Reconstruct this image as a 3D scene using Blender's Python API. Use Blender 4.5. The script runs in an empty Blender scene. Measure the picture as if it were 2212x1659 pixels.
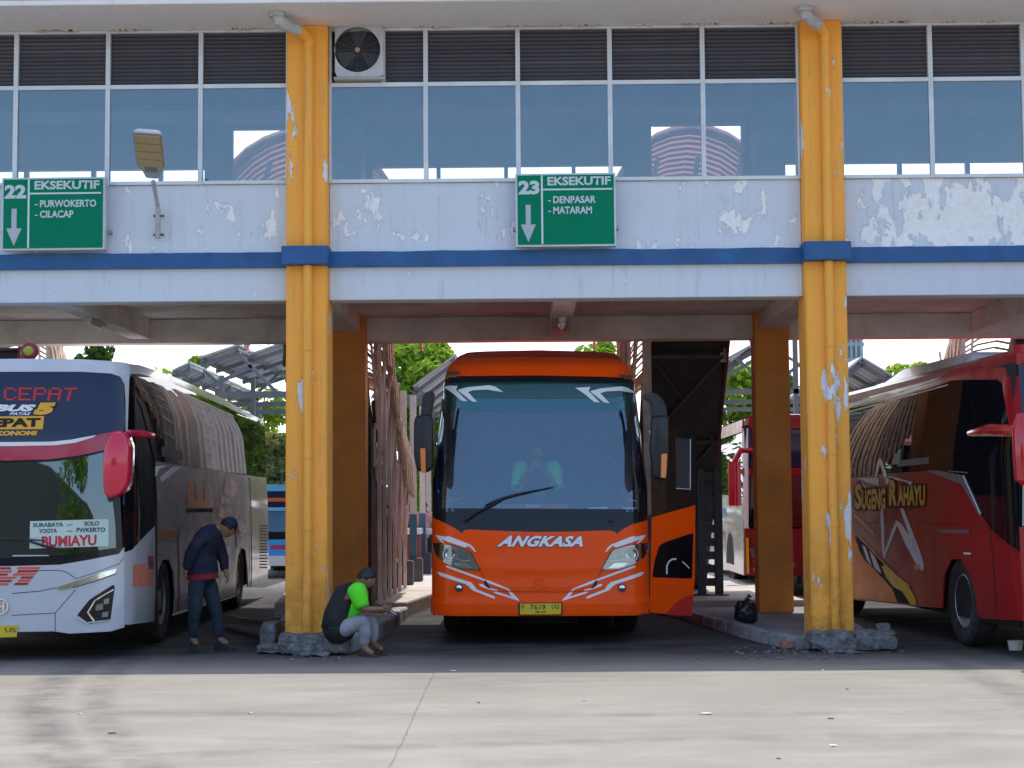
import bpy, bmesh, math, random
from mathutils import Vector, Matrix, noise as mnoise

sc = bpy.context.scene
COL = sc.collection
RAD = math.radians

# ------------------------------------------------------------------ camera
FPX, IW, IH, EYE = 3600.0, 2212.0, 1659.0, 1.6
TH, PSI, ROL = math.atan(260 / 3600.0), RAD(.65), RAD(-.40)
CR = Matrix.Rotation(PSI, 3, 'Z') @ Matrix.Rotation(math.pi / 2 + TH, 3, 'X') @ Matrix.Rotation(ROL, 3, 'Z')
cam = bpy.data.objects.new('camera', bpy.data.cameras.new('camera'))
COL.objects.link(cam)
cam.matrix_world = Matrix.Translation((0, 0, EYE)) @ CR.to_4x4()
cam.data.sensor_width = 36
cam.data.lens = 36 * FPX / IW
cam.data.clip_end = 2000
sc.camera = cam

# ------------------------------------------------------------------ sky, sun, exposure
SUN_EL, SUN_AZ = RAD(77), RAD(14)
world = bpy.data.worlds.new('World')
sc.world = world
world.use_nodes = True
wn = world.node_tree
for n in list(wn.nodes): wn.nodes.remove(n)
wo = wn.nodes.new('ShaderNodeOutputWorld'); wb = wn.nodes.new('ShaderNodeBackground'); ws = wn.nodes.new('ShaderNodeTexSky')
ws.sky_type = 'NISHITA'; ws.sun_disc = False
ws.sun_elevation = SUN_EL; ws.sun_rotation = SUN_AZ
ws.air_density = 1.0; ws.dust_density = 1.6; ws.ozone_density = 1.2
wb.inputs['Strength'].default_value = 0.15
# a bank of bright hazy cloud low in the north, beyond the building
wt = wn.nodes.new('ShaderNodeTexCoord'); wx = wn.nodes.new('ShaderNodeSeparateXYZ'); wn.links.new(wt.outputs['Generated'], wx.inputs[0])
def wmap(s, a, b, c=0., d=1.):
    m = wn.nodes.new('ShaderNodeMapRange'); m.interpolation_type = 'SMOOTHSTEP'; wn.links.new(s, m.inputs[0])
    for i, v in enumerate((a, b, c, d)): m.inputs[i + 1].default_value = v
    return m.outputs[0]
wno = wn.nodes.new('ShaderNodeTexNoise'); wno.inputs['Scale'].default_value = 3.2; wno.inputs['Detail'].default_value = 7; wn.links.new(wt.outputs['Generated'], wno.inputs['Vector'])
wm = wn.nodes.new('ShaderNodeMath'); wm.operation = 'MULTIPLY'; wn.links.new(wmap(wx.outputs[1], -.1, .5), wm.inputs[0]); wn.links.new(wmap(wx.outputs[2], .55, .2), wm.inputs[1])
wm2 = wn.nodes.new('ShaderNodeMath'); wm2.operation = 'MULTIPLY'; wn.links.new(wm.outputs[0], wm2.inputs[0]); wn.links.new(wmap(wno.outputs[0], .3, .5, .8, 1.), wm2.inputs[1])
wmx = wn.nodes.new('ShaderNodeMix'); wmx.data_type = 'RGBA'; wn.links.new(wm2.outputs[0], wmx.inputs[0]); wn.links.new(ws.outputs[0], wmx.inputs[6]); wmx.inputs[7].default_value = (7.4, 7.5, 7.7, 1)
wn.links.new(wmx.outputs[2], wb.inputs[0]); wn.links.new(wb.outputs[0], wo.inputs[0])
sd = Vector((math.sin(SUN_AZ) * math.cos(SUN_EL), math.cos(SUN_AZ) * math.cos(SUN_EL), math.sin(SUN_EL)))
sun = bpy.data.objects.new('sun', bpy.data.lights.new('sun', 'SUN'))
COL.objects.link(sun)
sun.location = (0, 0, 60)
sun.rotation_euler = sd.to_track_quat('Z', 'Y').to_euler()
sun.data.energy = 2.05
sun.data.angle = RAD(.5)
sun.data.color = (1, .95, .87)
sc.view_settings.view_transform = 'Standard'
sc.view_settings.look = 'None'
sc.view_settings.exposure = 1.15
sc.view_settings.gamma = 1
sc.view_settings.use_curve_mapping = False
sc.cycles.max_bounces = 10
sc.cycles.diffuse_bounces = 5
sc.cycles.transparent_max_bounces = 24
sc.cycles.use_denoising = True

# ------------------------------------------------------------------ pixel rays (2212 x 1659 picture) -> metres
def ray(x, y): return CR @ Vector(((x - IW / 2) / FPX, (IH / 2 - y) / FPX, -1))
EYEV = Vector((0, 0, EYE))
def at(x, y, Y):
    d = ray(x, y); return EYEV + d * (Y / d.y)
def gnd(x, y, z=0.0):
    d = ray(x, y); return EYEV + d * ((z - EYE) / d.z)
K = 2212 / 3264.0
CROPS = {'A': (1300, 1050, 1000 / 1580), 'B': (1320, 1620, 580 / 2212), 'C': (1800, 1100, 460 / 848),
         'D': (2660, 1450, 604 / 1496), 'E': (0, 1350, 520 / 1917), 'F': (0, 1080, 450 / 1778),
         'G': (0, 1050, 900 / 1422), 'H': (2250, 1050, 1014 / 1529), 'I': (500, 1050, 430 / 1585),
         'J': (1120, 1080, 300 / 1185), 'K': (1130, 1450, 300 / 766), 'L': (1900, 1080, 520 / 2054),
         'M': (2060, 1450, 440 / 1123), 'N': (540, 1600, 460 / 1440), 'V': (0, 0, 1 / K)}
def cp(c, *pts):
    ox, oy, s = CROPS[c]
    return [((ox + x * s) * K, (oy + y * s) * K) for x, y in pts]

# ------------------------------------------------------------------ materials
def S(r, g, b, k=1.0):
    f = lambda c: (c / 255 / 12.92 if c <= 10 else ((c / 255 + .055) / 1.055) ** 2.4) * k
    return (min(f(r), 1), min(f(g), 1), min(f(b), 1))
class NT:
    def __init__(s, name):
        s.m = bpy.data.materials.new(name); s.m.use_nodes = True; s.t = s.m.node_tree
        for n in list(s.t.nodes): s.t.nodes.remove(n)
        s.out = s.n('OutputMaterial')
    def n(s, kind, **kw):
        nd = s.t.nodes.new('ShaderNode' + kind)
        for k, v in kw.items(): setattr(nd, k, v)
        return nd
    def l(s, a, b): s.t.links.new(a, b)
    def val(s, sock, v):
        if hasattr(v, 'is_output') or isinstance(v, bpy.types.NodeSocket): s.l(v, sock)
        else:
            if isinstance(v, tuple) and len(v) == 3 and sock.type == 'RGBA': v = v + (1,)
            sock.default_value = v
    def coord(s, scale=(1, 1, 1)):
        tc = s.n('TexCoord'); mp = s.n('Mapping'); s.l(tc.outputs['Object'], mp.inputs[0]); mp.inputs['Scale'].default_value = scale
        return mp.outputs[0]
    def noise(s, scale=5, detail=4, vec=None, rough=.5, dist=0):
        t = s.n('TexNoise'); t.inputs['Scale'].default_value = scale; t.inputs['Detail'].default_value = detail
        t.inputs['Roughness'].default_value = rough; t.inputs['Distortion'].default_value = dist
        s.l(vec if vec is not None else s.coord(), t.inputs['Vector']); return t.outputs[0]
    def mix(s, f, a, b):
        m = s.n('Mix', data_type='RGBA'); s.val(m.inputs[0], f); s.val(m.inputs[6], a); s.val(m.inputs[7], b); return m.outputs[2]
    def ramp(s, f, lo, hi, a=0., b=1.):
        m = s.n('MapRange'); s.val(m.inputs[0], f)
        for i, v in enumerate((lo, hi, a, b)): m.inputs[i + 1].default_value = v
        return m.outputs[0]
    def math(s, op, a, b=0.):
        m = s.n('Math', operation=op); s.val(m.inputs[0], a); s.val(m.inputs[1], b); return m.outputs[0]
    def bsdf(s, col, rough=.6, metal=0., coat=0., bump=None, bstr=.2, bdist=.01, spec=.5, **kw):
        b = s.n('BsdfPrincipled'); s.val(b.inputs['Base Color'], col); s.val(b.inputs['Roughness'], rough)
        s.val(b.inputs['Metallic'], metal); b.inputs['Coat Weight'].default_value = coat; b.inputs['Coat Roughness'].default_value = .04
        b.inputs['Specular IOR Level'].default_value = spec
        if bump is not None:
            bp = s.n('Bump'); bp.inputs['Strength'].default_value = bstr; bp.inputs['Distance'].default_value = bdist
            s.l(bump, bp.inputs['Height']); s.l(bp.outputs[0], b.inputs['Normal'])
        return b.outputs[0]
    def done(s, sh): s.l(sh, s.out.inputs[0]); return s.m
MATS = {}
def P(name, col, rough=.6, metal=0., coat=0., var=.18, vs=2.0, bump=0., bs=40., spec=.5, dirt=None, dz=None):
    """paint, plastic, metal ...: colour wandering by `var`, optional brown dust"""
    if name in MATS: return MATS[name]
    t = NT(name)
    n1 = t.noise(vs, 5, rough=.6)
    dark = tuple(c * (1 - var) for c in col); lite = tuple(min(1, c * (1 + var * .5)) for c in col)
    c = t.mix(t.ramp(n1, .3, .7), dark, lite)
    if dirt:
        n2 = t.noise(vs * 2.3, 6, rough=.7, dist=.4)
        c = t.mix(t.ramp(n2, .45, .75, 0, dirt), c, (.16, .13, .10))
    r = t.ramp(t.noise(vs * 1.3, 2), .3, .7, max(.008, rough * .8), min(1, rough * 1.25))
    b = t.noise(bs, 3) if bump else None
    MATS[name] = t.done(t.bsdf(c, r, metal, coat, b, bump, .01, spec)); return MATS[name]
def emis(name, col, st):
    t = NT(name); e = t.n('Emission'); e.inputs[0].default_value = (*col, 1); e.inputs[1].default_value = st
    MATS[name] = t.done(e.outputs[0]); return MATS[name]
def glass(name, tint, through, refl, rough=.015, rcol=(1, 1, 1), dust=.0, dcol=(.25, .25, .25), wob=0.0):
    """thin architectural / vehicle glass: part straight through, part mirror, part dust film, also used to tint in sky reflections"""
    t = NT(name)
    tr = t.n('BsdfTransparent'); tr.inputs[0].default_value = (*(c * through for c in tint), 1)
    gl = t.n('BsdfGlossy'); gl.inputs['Roughness'].default_value = rough; gl.inputs[0].default_value = (*rcol, 1)
    if wob:
        bp = t.n('Bump'); bp.inputs['Strength'].default_value = wob; bp.inputs['Distance'].default_value = .02
        t.l(t.noise(1.2, 2), bp.inputs['Height']); t.l(bp.outputs[0], gl.inputs['Normal'])
    lw = t.n('LayerWeight'); lw.inputs[0].default_value = .35
    f = t.ramp(lw.outputs['Fresnel'], 0, 1, refl, .9)
    m = t.n('MixShader'); t.l(f, m.inputs[0]); t.l(tr.outputs[0], m.inputs[1]); t.l(gl.outputs[0], m.inputs[2])
    o = m.outputs[0]
    if dust:
        df = t.n('BsdfDiffuse'); df.inputs[0].default_value = (*dcol, 1)
        m2 = t.n('MixShader'); t.l(t.ramp(t.noise(3, 6), .3, .8, dust * .5, dust * 1.3), m2.inputs[0]); t.l(o, m2.inputs[1]); t.l(df.outputs[0], m2.inputs[2]); o = m2.outputs[0]
    MATS[name] = t.done(o); return MATS[name]

def peel_mat(name, col, under, thr, spots=(), scale=5., stretch=(1, 1, .55), rough=.75, grime=.25):
    """wall paint with flakes gone; spots = ((x,y,z),radius,gain) where more is missing"""
    t = NT(name)
    v = t.coord(stretch)
    n = t.noise(scale, 9, v, .62, .25)
    tc = t.n('TexCoord').outputs['Object']
    for c, r, g in spots:
        d = t.n('VectorMath', operation='DISTANCE'); t.l(tc, d.inputs[0]); d.inputs[1].default_value = c
        n = t.math('ADD', n, t.ramp(d.outputs['Value'], 0, r, g, 0))
    mask = t.ramp(n, thr, thr + .012)
    g1 = t.ramp(t.noise(1.3, 6, None, .65), .35, .75, 0, grime)
    stre = t.ramp(t.noise(9, 5, t.coord((1, 1, .06)), .6), .5, .8, 0, grime * .8)
    c = t.mix(g1, col, tuple(x * .78 for x in col)); c = t.mix(stre, c, (col[0] * .62, col[1] * .6, col[2] * .56))
    sz = t.n('SeparateXYZ'); t.l(tc, sz.inputs[0])
    scuff = t.math('MULTIPLY', t.ramp(sz.outputs[2], .1, 1.5, 1, 0), t.ramp(t.noise(5, 6, None, .7), .42, .62, 0, grime * 1.6))
    c = t.mix(scuff, c, tuple(x * .3 for x in col))
    run = t.math('MULTIPLY', t.ramp(t.noise(16, 5, t.coord((1, 1, .035)), .65), .56, .70), t.ramp(t.noise(2.2, 3), .4, .6, 0, grime))
    c = t.mix(run, c, (.20, .19, .175))
    edge = t.math('MULTIPLY', t.ramp(n, thr - .02, thr - .004), .45); c = t.mix(edge, c, tuple(x * .5 for x in col))
    c = t.mix(mask, c, t.mix(t.ramp(t.noise(18, 5), .3, .7), under, tuple(x * .88 for x in under)))
    h = t.math('SUBTRACT', t.math('MULTIPLY', t.noise(60, 3), .12), mask)
    MATS[name] = t.done(t.bsdf(c, rough, bump=h, bstr=.5, bdist=.004, spec=.3)); return MATS[name]

# ------------------------------------------------------------------ objects
def tag(o, label=None, cat=None, group=None, kind=None):
    if label: o['label'] = label
    if cat: o['category'] = cat
    if group: o['group'] = group
    if kind: o['kind'] = kind
    return o
def thing(name, label, cat, loc=(0, 0, 0), rz=0., group=None):
    o = bpy.data.objects.new(name, None); COL.objects.link(o); o.empty_display_size = .2
    o.location = loc; o.rotation_euler = (0, 0, rz); return tag(o, label, cat, group)
def link(name, me, parent=None):
    o = bpy.data.objects.new(name, me); COL.objects.link(o)
    if parent: o.parent = parent
    return o
def kids(o): return [c for c in bpy.data.objects if c.parent == o]
def copy_tree(o, parent=None):
    c = o.copy(); COL.objects.link(c); c.parent = parent
    for k in kids(o): copy_tree(k, c)
    return c
def finish(bm, name, mat, parent=None, smooth=True, bevel=0., ang=35, kind=None, doubles=True):
    if doubles: bmesh.ops.remove_doubles(bm, verts=bm.verts, dist=1e-5)
    if bevel:
        bm.normal_update()
        ed = [e for e in bm.edges if len(e.link_faces) == 2 and e.calc_face_angle(0) > RAD(30)]
        bmesh.ops.bevel(bm, geom=ed, offset=bevel, segments=2, affect='EDGES', clamp_overlap=True)
    me = bpy.data.meshes.new(name); bm.to_mesh(me); bm.free()
    for m in (mat if isinstance(mat, (list, tuple)) else [mat]): me.materials.append(m)
    if smooth:
        me.polygons.foreach_set('use_smooth', [True] * len(me.polygons)); me.set_sharp_from_angle(angle=RAD(ang))
    o = link(name, me, parent)
    if kind: o['kind'] = kind
    return o

class MB:
    def __init__(s): s.bm = bmesh.new(); s.mi = 0
    def face(s, vs):
        try: f = s.bm.faces.new(vs); f.material_index = s.mi; return f
        except ValueError: return None
    def poly(s, pts): return s.face([s.bm.verts.new(p) for p in pts])
    def box(s, x0, x1, y0, y1, z0, z1, M=None):
        v = [Vector((x, y, z)) for z in (z0, z1) for y in (y0, y1) for x in (x0, x1)]
        if M is not None: v = [M @ p for p in v]
        v = [s.bm.verts.new(p) for p in v]
        for f in ((0, 2, 3, 1), (4, 5, 7, 6), (0, 1, 5, 4), (2, 6, 7, 3), (0, 4, 6, 2), (1, 3, 7, 5)): s.face([v[i] for i in f])
        return s
    def bar(s, a, b, w, h=None, up=(0, 0, 1)):
        a, b = Vector(a), Vector(b); d = b - a; L = d.length; d.normalize(); h = h or w
        u = Vector(up)
        if abs(d.dot(u)) > .97: u = Vector((0, 1, 0))
        x = d.cross(u).normalized(); z = x.cross(d)
        M = Matrix((x, d, z)).transposed().to_4x4(); M.translation = a
        return s.box(-w / 2, w / 2, 0, L, -h / 2, h / 2, M)
    def tube(s, pts, r, n=10, cap=True):
        pts = [Vector(p) for p in pts]; rings = []
        rr = r if isinstance(r, (list, tuple)) else [r] * len(pts)
        px = None
        for i, p in enumerate(pts):
            d = (pts[min(i + 1, len(pts) - 1)] - pts[max(i - 1, 0)]).normalized()
            if px is None: px = d.cross(Vector((0, 0, 1)) if abs(d.z) < .9 else Vector((0, 1, 0))).normalized()
            px = (px - d * px.dot(d)).normalized(); py = d.cross(px)
            rings.append([s.bm.verts.new(p + (px * math.cos(2 * math.pi * k / n) + py * math.sin(2 * math.pi * k / n)) * rr[i]) for k in range(n)])
        s.skinrings(rings, cap); return s
    def skinrings(s, rings, cap=True):
        n = len(rings[0])
        for a, b in zip(rings, rings[1:]):
            for k in range(n): s.face([a[k], a[(k + 1) % n], b[(k + 1) % n], b[k]])
        if cap: s.face(rings[0][::-1]); s.face(rings[-1])
    def loft(s, secs, cap=True):
        s.skinrings([[s.bm.verts.new(p) for p in r] for r in secs], cap); return s
    def lathe(s, prof, o=(0, 0, 0), ax='x', n=24, cap=False):
        o = Vector(o); rings = []
        for a, r in prof:
            ring = []
            for k in range(n):
                c, q = r * math.cos(2 * math.pi * k / n), r * math.sin(2 * math.pi * k / n)
                ring.append(s.bm.verts.new(o + Vector({'x': (a, c, q), 'y': (c, a, q), 'z': (c, q, a)}[ax])))
            rings.append(ring)
        s.skinrings(rings, cap); return s
    def prism(s, pts, a, b, ax='y'):
        """closed 2-d outline pushed from a to b along ax"""
        f = {'x': lambda u, v, w: (w, u, v), 'y': lambda u, v, w: (u, w, v), 'z': lambda u, v, w: (u, v, w)}[ax]
        r0 = [s.bm.verts.new(f(u, v, a)) for u, v in pts]; r1 = [s.bm.verts.new(f(u, v, b)) for u, v in pts]
        s.skinrings([r0, r1], True); return s
    def build(s, name, mat, parent=None, smooth=True, bevel=0., ang=35, kind=None, recalc=True):
        if recalc: bmesh.ops.recalc_face_normals(s.bm, faces=s.bm.faces)
        return finish(s.bm, name, mat, parent, smooth, bevel, ang, kind)

def rnd(pts, r, n=4):
    """round the corners of a 2-d outline"""
    out = []; m = len(pts)
    for i, p in enumerate(pts):
        a, b = Vector(pts[i - 1]).to_2d(), Vector(pts[(i + 1) % m]).to_2d(); p = Vector(p).to_2d()
        da, db = a - p, b - p
        q = min(r, da.length * .45, db.length * .45)
        p0, p1 = p + da.normalized() * q, p + db.normalized() * q
        for k in range(n + 1):
            t = k / n; out.append(tuple(p0 * (1 - t) ** 2 + p * 2 * t * (1 - t) + p1 * t * t))
    return out
def cut_grid(bm, gu, gv):
    us = [v.co.x for v in bm.verts]; vs = [v.co.y for v in bm.verts]
    for g, lo, hi, ax in ((gu, min(us), max(us), 0), (gv, min(vs), max(vs), 1)):
        if not g: continue
        k = math.floor(lo / g) + 1
        while k * g < hi - 1e-6:
            no = (1, 0, 0) if ax == 0 else (0, 1, 0); co = (k * g, 0, 0) if ax == 0 else (0, k * g, 0)
            bmesh.ops.bisect_plane(bm, geom=bm.verts[:] + bm.edges[:] + bm.faces[:], plane_co=co, plane_no=no, dist=1e-6); k += 1
def patch(name, pts, fn, mat, parent, off=0., thick=.02, gu=.1, gv=.1, smooth=True, multi=None):
    """outline(s) in a surface's own (u, v), given thickness and wrapped by fn(u, v, offset)"""
    bm = bmesh.new()
    for pl in (multi or [pts]):
        f = bm.faces.new([bm.verts.new((u, v, 0)) for u, v in pl])
    cut_grid(bm, gu, gv)
    bmesh.ops.triangulate(bm, faces=[f for f in bm.faces if len(f.verts) > 4])
    if thick:
        r = bmesh.ops.extrude_face_region(bm, geom=bm.faces[:])
        for v in r['geom']:
            if isinstance(v, bmesh.types.BMVert): v.co.z = -thick
    for v in bm.verts: v.co = Vector(fn(v.co.x, v.co.y, off + v.co.z))
    bmesh.ops.recalc_face_normals(bm, faces=bm.faces)
    return finish(bm, name, mat, parent, smooth, ang=40)

# lettering ---------------------------------------------------------------
def text_polys(body, bold=.0, shear=0., space=1.0):
    cu = bpy.data.curves.new('lettering', 'FONT'); cu.body = body; cu.size = 1; cu.offset = bold; cu.shear = shear
    cu.space_character = space; cu.resolution_u = 3; cu.fill_mode = 'FRONT'
    o = bpy.data.objects.new('lettering', cu); COL.objects.link(o)
    dg = bpy.context.evaluated_depsgraph_get(); dg.update()
    me = bpy.data.meshes.new_from_object(o.evaluated_get(dg)); bpy.data.objects.remove(o); bpy.data.curves.remove(cu)
    return me
def lettering(name, body, quad, fn, mat, parent, off=.004, bold=.012, shear=0., space=1., gu=0, gv=0, grow=0., label=None):
    """print `body` inside quad = (top-left, top-right, bottom-right, bottom-left) of (u, v), wrapped by fn"""
    me = text_polys(body, bold + grow, shear, space)
    base = text_polys(body, bold, shear, space) if grow else me
    xs = [v.co.x for v in base.vertices]; ys = [v.co.y for v in base.vertices]
    x0, x1, y0, y1 = min(xs), max(xs), min(ys), max(ys)
    tl, tr, br, bl = [Vector(q) for q in quad]
    bm = bmesh.new(); bm.from_mesh(me)
    for v in bm.verts:
        a, b = (v.co.x - x0) / (x1 - x0), (v.co.y - y0) / (y1 - y0)
        p = (bl * (1 - a) + br * a) * (1 - b) + (tl * (1 - a) + tr * a) * b
        v.co = Vector((p.x, p.y, 0))
    cut_grid(bm, gu, gv)
    for v in bm.verts: v.co = Vector(fn(v.co.x, v.co.y, off))
    o = finish(bm, name, mat, parent, False)
    if label: o['label'] = label
    return o
def rough_block(name, mat, size, seed, parent=None, amp=.03, sub=4, fr=6.):
    """a broken lump: subdivided box pushed about by noise; base at z=0"""
    bm = bmesh.new(); bmesh.ops.create_cube(bm, size=1)
    bmesh.ops.subdivide_edges(bm, edges=bm.edges[:], cuts=sub, use_grid_fill=True)
    o = Vector((seed * 7.3, seed * 3.1, seed * 1.7))
    for v in bm.verts:
        p = Vector((v.co.x * size[0], v.co.y * size[1], (v.co.z + .5) * size[2]))
        n = v.co.normalized()
        d = mnoise.fractal(p * fr + o, 1., 2., 3) * amp
        q = p + n * (d - amp * .3)
        c = max(0, v.co.length - .62) * 2.2 * min(size)
        q -= n * c * .35
        q.z = max(q.z, 0); v.co = q
    return finish(bm, name, mat, parent, False)

# ------------------------------------------------------------------ shared materials
WALL = peel_mat('lavender_wall_paint', (.65, .69, .755), (.92, .90, .88), .625,
                spots=[((4.3, 18.7, 4.9), 1.1, .22), ((5.2, 18.7, 4.85), .9, .22), ((6.3, 18.7, 4.8), 1., .12),
                       ((-1.85, 18.7, 4.95), .45, .12), ((-.5, 18.7, 4.95), .5, .05), ((2.2, 18.7, 4.9), .7, .06), ((-3.1, 18.7, 4.7), .5, .05)], scale=5.)
LOWW = peel_mat('lower_wall_paint', (.66, .70, .76), (.92, .90, .88), .66, scale=7.)
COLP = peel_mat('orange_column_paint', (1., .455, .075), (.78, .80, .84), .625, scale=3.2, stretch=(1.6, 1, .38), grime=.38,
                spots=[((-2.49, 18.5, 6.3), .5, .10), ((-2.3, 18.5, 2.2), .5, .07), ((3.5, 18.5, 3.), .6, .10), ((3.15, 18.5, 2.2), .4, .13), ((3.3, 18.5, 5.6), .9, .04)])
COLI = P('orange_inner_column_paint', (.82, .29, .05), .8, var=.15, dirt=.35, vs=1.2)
BLUE = P('blue_band_paint', (.014, .10, .28), .55, var=.25, vs=3, dirt=.12)
SOFF = peel_mat('soffit_paint', (.86, .82, .80), (.88, .86, .82), .74, scale=6, stretch=(1, 1, 1))
CEIL = P('deck_underside_concrete', (.80, .75, .71), .85, var=.25, vs=.9, bump=.3, bs=25, dirt=.3)
ALU = P('aluminium_frame', (.72, .76, .80), .45, metal=.0, var=.12, dirt=.15)
SLATM = P('dark_louvre_slat', (.12, .12, .15), .35, var=.2, dirt=.3)
DARK = P('black_rubber', (.018, .018, .02), .6, var=.2)
BLACK = P('black_gloss_paint', (.012, .013, .018), .14, coat=.05, spec=.28, var=.2)
STEEL = P('galvanised_steel', (.36, .37, .38), .45, metal=.6, var=.3, dirt=.25)
PVCP = P('grey_pipe', (.55, .56, .58), .5, var=.2, dirt=.4, vs=8)
WHITE = P('white_paint', (.78, .79, .80), .4, var=.08)
CONC = P('pale_concrete', (.40, .385, .36), .9, var=.3, vs=1.5, bump=.5, bs=30, dirt=.25)
KERB = P('kerb_concrete', (.33, .33, .34), .95, var=.45, vs=5, bump=.8, bs=30, dirt=.4)
RUBB = P('broken_concrete', (.17, .172, .175), .95, var=.7, vs=12, bump=1., bs=35, dirt=.35)
INTW = P('interior_wall_paint', (.30, .33, .38), .8, var=.15)
INTD = P('interior_dark', (.10, .11, .13), .8, var=.15)
WGL = glass('building_window_glass', (.88, .95, 1.),   .88, .085, rcol=(.8, .93, 1.), dust=.075, dcol=(.08, .17, .30), wob=.03)  # blue dust colour adds the sky's reflection to the panes

# ------------------------------------------------------------------ ground
def ground_mat():
    t = NT('yard_concrete')
    v = t.coord()
    big = t.noise(.35, 6, v, .6, .4); mid = t.noise(2.2, 7, v, .65); fine = t.noise(60, 4, v, .6)
    c = t.mix(t.ramp(big, .3, .7), (.206, .190, .158), (.302, .279, .236))
    c = t.mix(t.ramp(mid, .42, .72, 0, .5), c, (.235, .215, .195))
    streak = t.noise(1., 6, t.coord((.7, 2.6, 1)), .7, .6)
    c = t.mix(t.ramp(streak, .45, .8, 0, .4), c, (.43, .395, .355))
    grit = t.noise(38, 5, v, .75); c = t.mix(t.ramp(grit, .40, .62, .28, 0), c, (.15, .14, .125)); blot = t.noise(.9, 5, t.coord((.8, 1.3, 1)), .6, .8); c = t.mix(t.ramp(blot, .52, .66, 0, .18), c, (.125, .115, .10))
    speck = t.noise(14, 3, v, .8); c = t.mix(t.ramp(speck, .70, .76, 0, .5), c, (.58, .56, .52))
    tc = t.n('TexCoord').outputs['Object']
    # old tyre sweeps: rings of rubber round far-off centres, worn through by noise
    for (cx, cy), r, w, g in (((16.3, 19.), 21.0, .26, .75), ((16.3, 19.), 20.55, .2, .55), ((16.3, 19.), 21.9, .2, .4), ((-18, 16.), 22.1, .24, .5), ((-18, 16.), 22.6, .2, .4), ((1., 42.), 29.2, .2, .35), ((3., -8.), 19.6, .22, .35)):
        d = t.n('VectorMath', operation='DISTANCE'); t.l(tc, d.inputs[0]); d.inputs[1].default_value = (cx, cy, 0)
        a = t.math('ABSOLUTE', t.math('SUBTRACT', d.outputs['Value'], r))
        f = t.math('MULTIPLY', t.ramp(a, w * .3, w, g, 0), t.ramp(mid, .35, .6))
        c = t.mix(f, c, (.10, .095, .088))
    bay_noise = t.noise(1.1, 5, t.coord((1, 1.6, 1)), .55)
    # shade under the deck deepened in the ground colour, broken up by noise
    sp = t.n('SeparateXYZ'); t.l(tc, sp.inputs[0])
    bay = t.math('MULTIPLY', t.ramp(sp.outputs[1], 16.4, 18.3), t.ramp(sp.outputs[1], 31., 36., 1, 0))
    bay = t.math('MULTIPLY', bay, t.ramp(bay_noise, .25, .6, .7, .96))
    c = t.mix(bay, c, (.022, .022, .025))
    h = t.math('ADD', t.math('MULTIPLY', fine, .5), t.math('MULTIPLY', t.noise(12, 2, t.coord((.2, 3, 1))), .5))
    return t.done(t.bsdf(c, .85, bump=h, bstr=.25, bdist=.006, spec=.25))
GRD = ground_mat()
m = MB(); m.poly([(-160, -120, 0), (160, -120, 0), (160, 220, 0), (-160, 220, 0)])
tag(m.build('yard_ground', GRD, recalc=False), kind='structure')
# the slab joint and a hairline crack that run across the yard
def crack(pts, w, seed):
    r = random.Random(seed); m = MB(); P2 = [gnd(*p) for p in pts]; L, R = [], []
    dense = []
    for a, b in zip(P2, P2[1:]):
        k = max(2, int((b - a).length / .12))
        dense += [a.lerp(b, i / k) for i in range(k)]
    dense.append(P2[-1])
    for p in dense:
        j = r.uniform(-.5, .5) * .02; ww = w * r.uniform(.5, 1.3)
        L.append(m.bm.verts.new((p.x + j - ww, p.y, .003))); R.append(m.bm.verts.new((p.x + j + ww, p.y, .003)))
    for i in range(len(L) - 1): m.face([L[i], R[i], R[i + 1], L[i + 1]])
    return m
CRK = P('crack_dirt', (.15, .14, .125), .95)
tag(crack([(942, 1446), (905, 1520), (880, 1580), (840, 1657)], .003, 1).build('ground_crack', CRK, recalc=False), kind='structure')

# islands between the bays: low apron, kerb stones, then the raised platform beyond the building
PAVE = P('island_paving', (.25, .25, .255), .9, var=.35, vs=2.2, bump=.6, bs=30, dirt=.4)
PLAT = P('platform_paving', (.46, .43, .39), .9, var=.3, vs=1.4, bump=.5, bs=30, dirt=.25)
rk = random.Random(5)
def island(name, Lpts, Rpts, z):
    out = Lpts + Rpts[::-1]
    m = MB(); m.prism([(p[0], p[1]) for p in out], -.02, z, 'z'); o = tag(m.build(name, PAVE, bevel=.012), kind='structure')
    for side, pts in ((-1, Lpts), (1, Rpts)):
        for a, b in zip(pts, pts[1:]):
            a, b = Vector(a), Vector(b); d = b - a; k = max(1, round(d.length / .62)); ang = math.atan2(d.y, d.x)
            for i in range(k):
                p = a + d * ((i + .5) / k); ln = d.length / k - .018
                m = MB(); h = z + .012 + rk.uniform(-.012, .012)
                M = Matrix.Translation((p.x, p.y, 0)) @ Matrix.Rotation(ang + rk.uniform(-.02, .02), 4, 'Z')
                m.box(-ln / 2, ln / 2, -.075, .075, -.03, h, M)
                m.build('kerb_stone', KERB, o, bevel=.014)
    return o
isl_L = island('bay_island', [(-3.0, 18.9), (-3.05, 20.5), (-3.4, 23.9)], [(-2.05, 18.4), (-1.9, 20.5), (-1.84, 23.9)], .15)
isl_R = island('bay_island', [(2.86, 18.45), (2.62, 19.6), (2.3, 21.9), (2.06, 23.9)], [(3.75, 18.45), (3.85, 20.5), (3.9, 23.9)], .12)
m = MB()
plats = [[(-3.7, 24), (-1.8, 24), (-1.5, 27), (-1.5, 48), (-4.6, 48), (-4.3, 30)], [(1.95, 24), (3.9, 24), (4., 48), (1.6, 48)]]
for pl in plats:
    m = MB(); m.prism(pl, -.02, .21, 'z'); tag(m.build('passenger_platform', PLAT, bevel=.015), kind='structure')

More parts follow.
